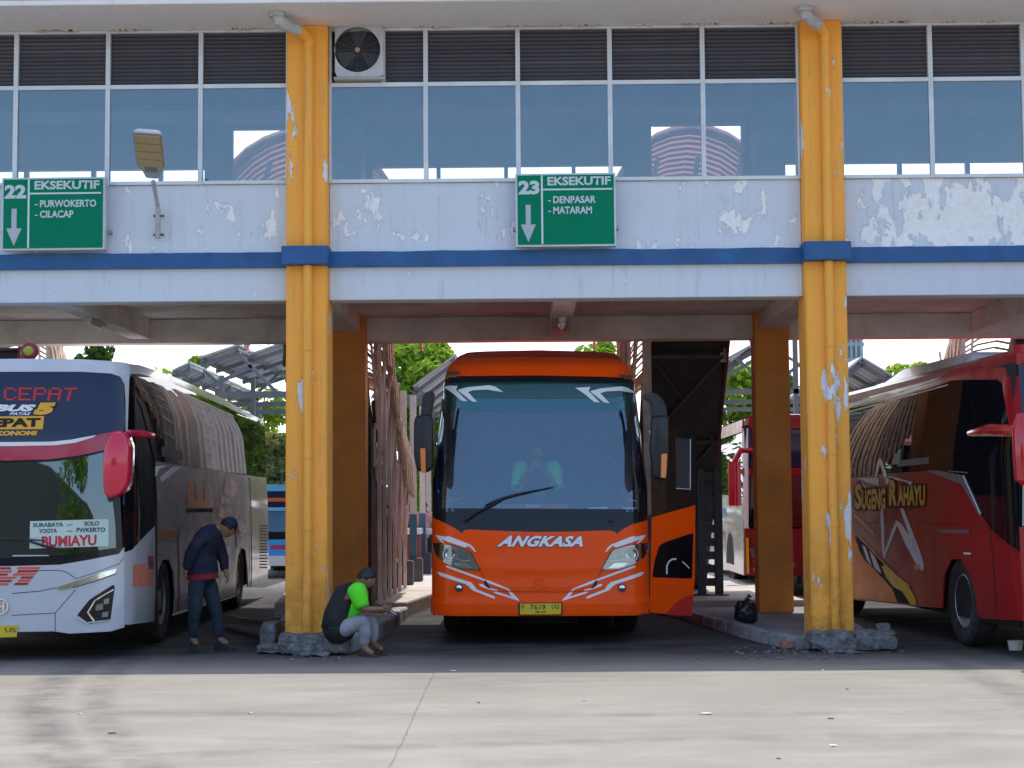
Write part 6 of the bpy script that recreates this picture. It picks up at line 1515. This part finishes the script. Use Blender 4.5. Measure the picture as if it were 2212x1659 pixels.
J = J3(Ym, pelvis=(436, 1238), waist=(434, 1206), chest=(448, 1160), neck=(474, 1140), head=(484, 1138), shL=(440, 1154, -.17), elL=(411, 1196, -.24), wrL=(402, 1233, -.18), haL=(398, 1243, -.15),
       shR=(466, 1156, .16), elR=(480, 1200, .2), wrR=(488, 1236, .1), haR=(491, 1248, .08), hipL=(426, 1248, -.08), knL=(421, 1315, -.12), anL=(417, 1382, -.06), toeL=(426, 1392, -.14),
       hipR=(447, 1248, .08), knR=(466, 1318, .02), anR=(476, 1382, .05), toeR=(493, 1392, -.02), skull=(492, 1140))
nav = person('person in navy jacket and jeans bending towards the side of the silver bus', J, (.75, .25, -.55), (.6, .1, .85),
       [('jacket', NAVYJ, ['pelvis', 'waist', 'chest', 'neck', 'shL', 'elL', 'wrL', 'shR', 'elR', 'wrR'], .030), ('trousers', JEAN, ['pelvis', 'hipL', 'hipR', 'knL', 'knR', 'anL', 'anR'], .022), ],
       hand_dirs={'L': ((-.2, 0, -1), (.3, -1, 0), (.8, .2, -.1)), 'R': ((.3, 0, -1), (0, 1, 0), (-.6, .2, -.4))}, hat=NAVYJ, shoes={'L': (DARK, 0.0), 'R': (DARK, 0.0)})
hc = J['pelvis']; m = MB(); ax_ = (J['waist'] - J['pelvis']).normalized()
m.tube([hc + ax_ * .0, hc + ax_ * .06, hc + ax_ * .16, hc + ax_ * .26], [.19, .185, .18, .15], 20, False); m.build('jacket_hem', NAVYJ, nav, ang=180); m = MB()
m.tube([hc - ax_ * .07, hc + ax_ * .0, hc + ax_ * .06], [.185, .18, .165], 20, False); m.build('shirt_hem', REDS, nav, ang=180)
# seated man with the telephone
NEON = P('neon_green_cloth', (.10, .78, .02), .8, var=.06); BLKC = P('black_cloth', (.015, .016, .018), .9); GREYT = P('light_grey_trousers', (.30, .29, .33), .9, var=.2, vs=8)
Ys = 17.95
J = J3(Ys, pelvis=(732, 1356), waist=(738, 1330), chest=(757, 1285), neck=(774, 1262), head=(783, 1255), shL=(771, 1276, -.16), elL=(785, 1316, -.2), wrL=(822, 1316, -.16), haL=(833, 1314, -.12),
       shR=(762, 1278, .16), elR=(786, 1314, .14), wrR=(824, 1320, 0.0), haR=(834, 1320, -.02), hipL=(742, 1360, -.10), knL=(791, 1334, -.14), anL=(786, 1398, -.10), toeL=(806, 1414, -.2),
       hipR=(742, 1358, .10), knR=(806, 1336, .12), anR=(806, 1392, .14), toeR=(826, 1404, .0), skull=(791, 1250))
sit = person('person in neon green and black shirt sitting on the kerb looking down at a phone', J, (.86, -.12, -.45), (.40, 0, .9),
       [('shirt', BLKC, ['pelvis', 'waist', 'chest', 'neck'], .036), ('trousers', GREYT, ['pelvis', 'hipL', 'hipR', 'knL', 'knR', 'anL', 'anR'], .020)],
       hand_dirs={'L': ((1, .1, .0), (0, -.3, 1), (.2, .8, .5)), 'R': ((1, -.2, 0), (0, .3, 1), (.2, -.8, .4))}, hs=1.02)
def sleeve(par, a, b, r0, r1, mat, name='sleeve'):
    m = MB(); a, b = Vector(a), Vector(b); d = (b - a) * .22; m.tube([a - d, a - d * .6, a, a.lerp(b, .4), a.lerp(b, .8), b], [r0 * .35, r0 * .8, r0 * 1.08, r0 * 1.06, r1 * 1.05, r1], 16); return m.build(name, mat, par, ang=180)
sleeve(sit, J['shL'] + Vector((-.01, 0, .03)), J['shL'].lerp(J['elL'], .9), .092, .075, NEON); sleeve(sit, J['shR'] + Vector((0, 0, .03)), J['shR'].lerp(J['elR'], .8), .07, .06, NEON)
m = MB(); m.tube([J['pelvis'] + Vector((-.02, 0, -.02)), J['waist'] + Vector((-.03, 0, 0)), J['chest'] + Vector((-.02, 0, 0)), J['chest'].lerp(J['neck'], .75)], [.175, .165, .165, .08], 20); m.build('shirt_back', BLKC, sit, ang=180)
m = MB(); m.tube([J['waist'] + Vector((.10, -.05, -.02)), J['chest'] + Vector((.09, -.06, -.03)), J['chest'] + Vector((.06, -.03, .10))], [.085, .10, .05], 16); m.build('green_front_panel', NEON, sit, ang=180)
for s_ in 'LR':
    a, b = J['an' + s_], J['toe' + s_]; d = (b - a); d.z = 0; d.normalize(); n_ = Vector((-d.y, d.x, 0)); c = Vector((a.x, a.y, 0)) - d * .05
    m = MB(); ou = [(0, -.03), (.1, -.04), (.2, -.048), (.27, -.03), (.28, 0), (.27, .03), (.2, .048), (.1, .04), (0, .03), (-.02, 0)]
    m.loft([[c + d * u + n_ * v + Vector((0, 0, h)) for u, v in ou] for h in (0.002, .022)]); m.tube([c + d * .16 - n_ * .045 + Vector((0, 0, .02)), c + d * .15 + Vector((0, 0, .075)), c + d * .16 + n_ * .045 + Vector((0, 0, .02))], .010, 6); m.build('sandal', P('brown_sandal', (.07, .04, .03), .8), sit)
ph = (J['haL'] + J['haR']) / 2 + Vector((.05, -.02, .0))
t = thing('phone', 'pale mobile phone held by the seated person in the green shirt', 'phone', ph); t.rotation_euler = (RAD(15), RAD(35), RAD(20))
m = MB(); m.box(-.075, .075, -.038, .038, -.005, .005); m.build('casing', P('pale_phone_shell', (.62, .62, .64), .4), t, bevel=.003)
m = MB(); m.box(-.068, .068, -.033, .033, .0052, .006); m.build('screen', BLACK, t)
# figure added in the cabin, standing in for a person mirrored in the windscreen
gy = 19.15 + .62
J = J3(gy, pelvis=(1160, 1120), waist=(1160, 1090), chest=(1160, 1030), neck=(1160, 1000), head=(1160, 990), shL=(1126, 1014), elL=(1116, 1052, -.25), wrL=(1150, 1012, -.34), haL=(1155, 1003, -.3), shR=(1194, 1014), elR=(1204, 1052, -.25), wrR=(1170, 1012, -.34), haR=(1165, 1003, -.3), skull=(1160, 978))
G2 = P('bus_green_sleeve', (.10, .85, .20), .8)
mirrored_figure = person('person with green sleeves behind the orange bus windscreen, standing in for a reflection, hands raised', J, (0, -1, -.1), (0, 0, 1), [('vest', P('dark_vest', (.05, .08, .15), .9), ['pelvis', 'waist', 'chest', 'neck'], .03)],
       hand_dirs={'L': ((.2, -.1, 1), (1, 0, 0), (.6, .4, 0)), 'R': ((-.2, -.1, 1), (-1, 0, 0), (-.6, .4, 0))}, hs=1.1, vox=.012)
for s_ in 'LR': sleeve(mirrored_figure, J['sh' + s_] + Vector((0, 0, .02)), J['el' + s_], .09, .075, G2)
# far figures by the stall
def far_person(px_, Y, h, shirt, legs, label):
    b = at(px_, 1200, Y); x, y, z = b.x, Y, .21; k = h / 1.7
    J = {n: Vector((x + a * k, y + c * k, z + d * k)) for n, (a, c, d) in dict(pelvis=(0, 0, .92), waist=(0, 0, 1.08), chest=(0, 0, 1.32), neck=(0, 0, 1.47), head=(0, 0, 1.52), shL=(-.18, 0, 1.4), elL=(-.25, 0, 1.14), wrL=(-.2, -.15, .95), haL=(-.18, -.2, .92), shR=(.18, 0, 1.4), elR=(.25, 0, 1.14), wrR=(.2, -.15, .95), haR=(.18, -.2, .92),
         hipL=(-.1, 0, .88), knL=(-.11, 0, .48), anL=(-.11, 0, .08), toeL=(-.11, -.16, .04), hipR=(.1, 0, .88), knR=(.11, 0, .48), anR=(.11, 0, .08), toeR=(.11, -.16, .04), skull=(0, 0, 1.6)).items()}
    person(label, J, (.2, -1, 0), (0, 0, 1), [('shirt', shirt, ['pelvis', 'waist', 'chest', 'shL', 'shR', 'elL', 'elR'], .025), ('trousers', legs, ['pelvis', 'hipL', 'hipR', 'knL', 'knR', 'anL', 'anR'], .02)], vox=.02, hs=k)
far_person(857, 34.6, 1.62, P('pink_shirt', (.55, .22, .25), .8), JEAN, 'person in a pink shirt standing behind the snack stall')
far_person(917, 35.5, 1.45, P('white_red_shirt', (.65, .35, .30), .8, var=.4, vs=5), BLKC, 'person in a white and red shirt beside the headlight of the orange bus')
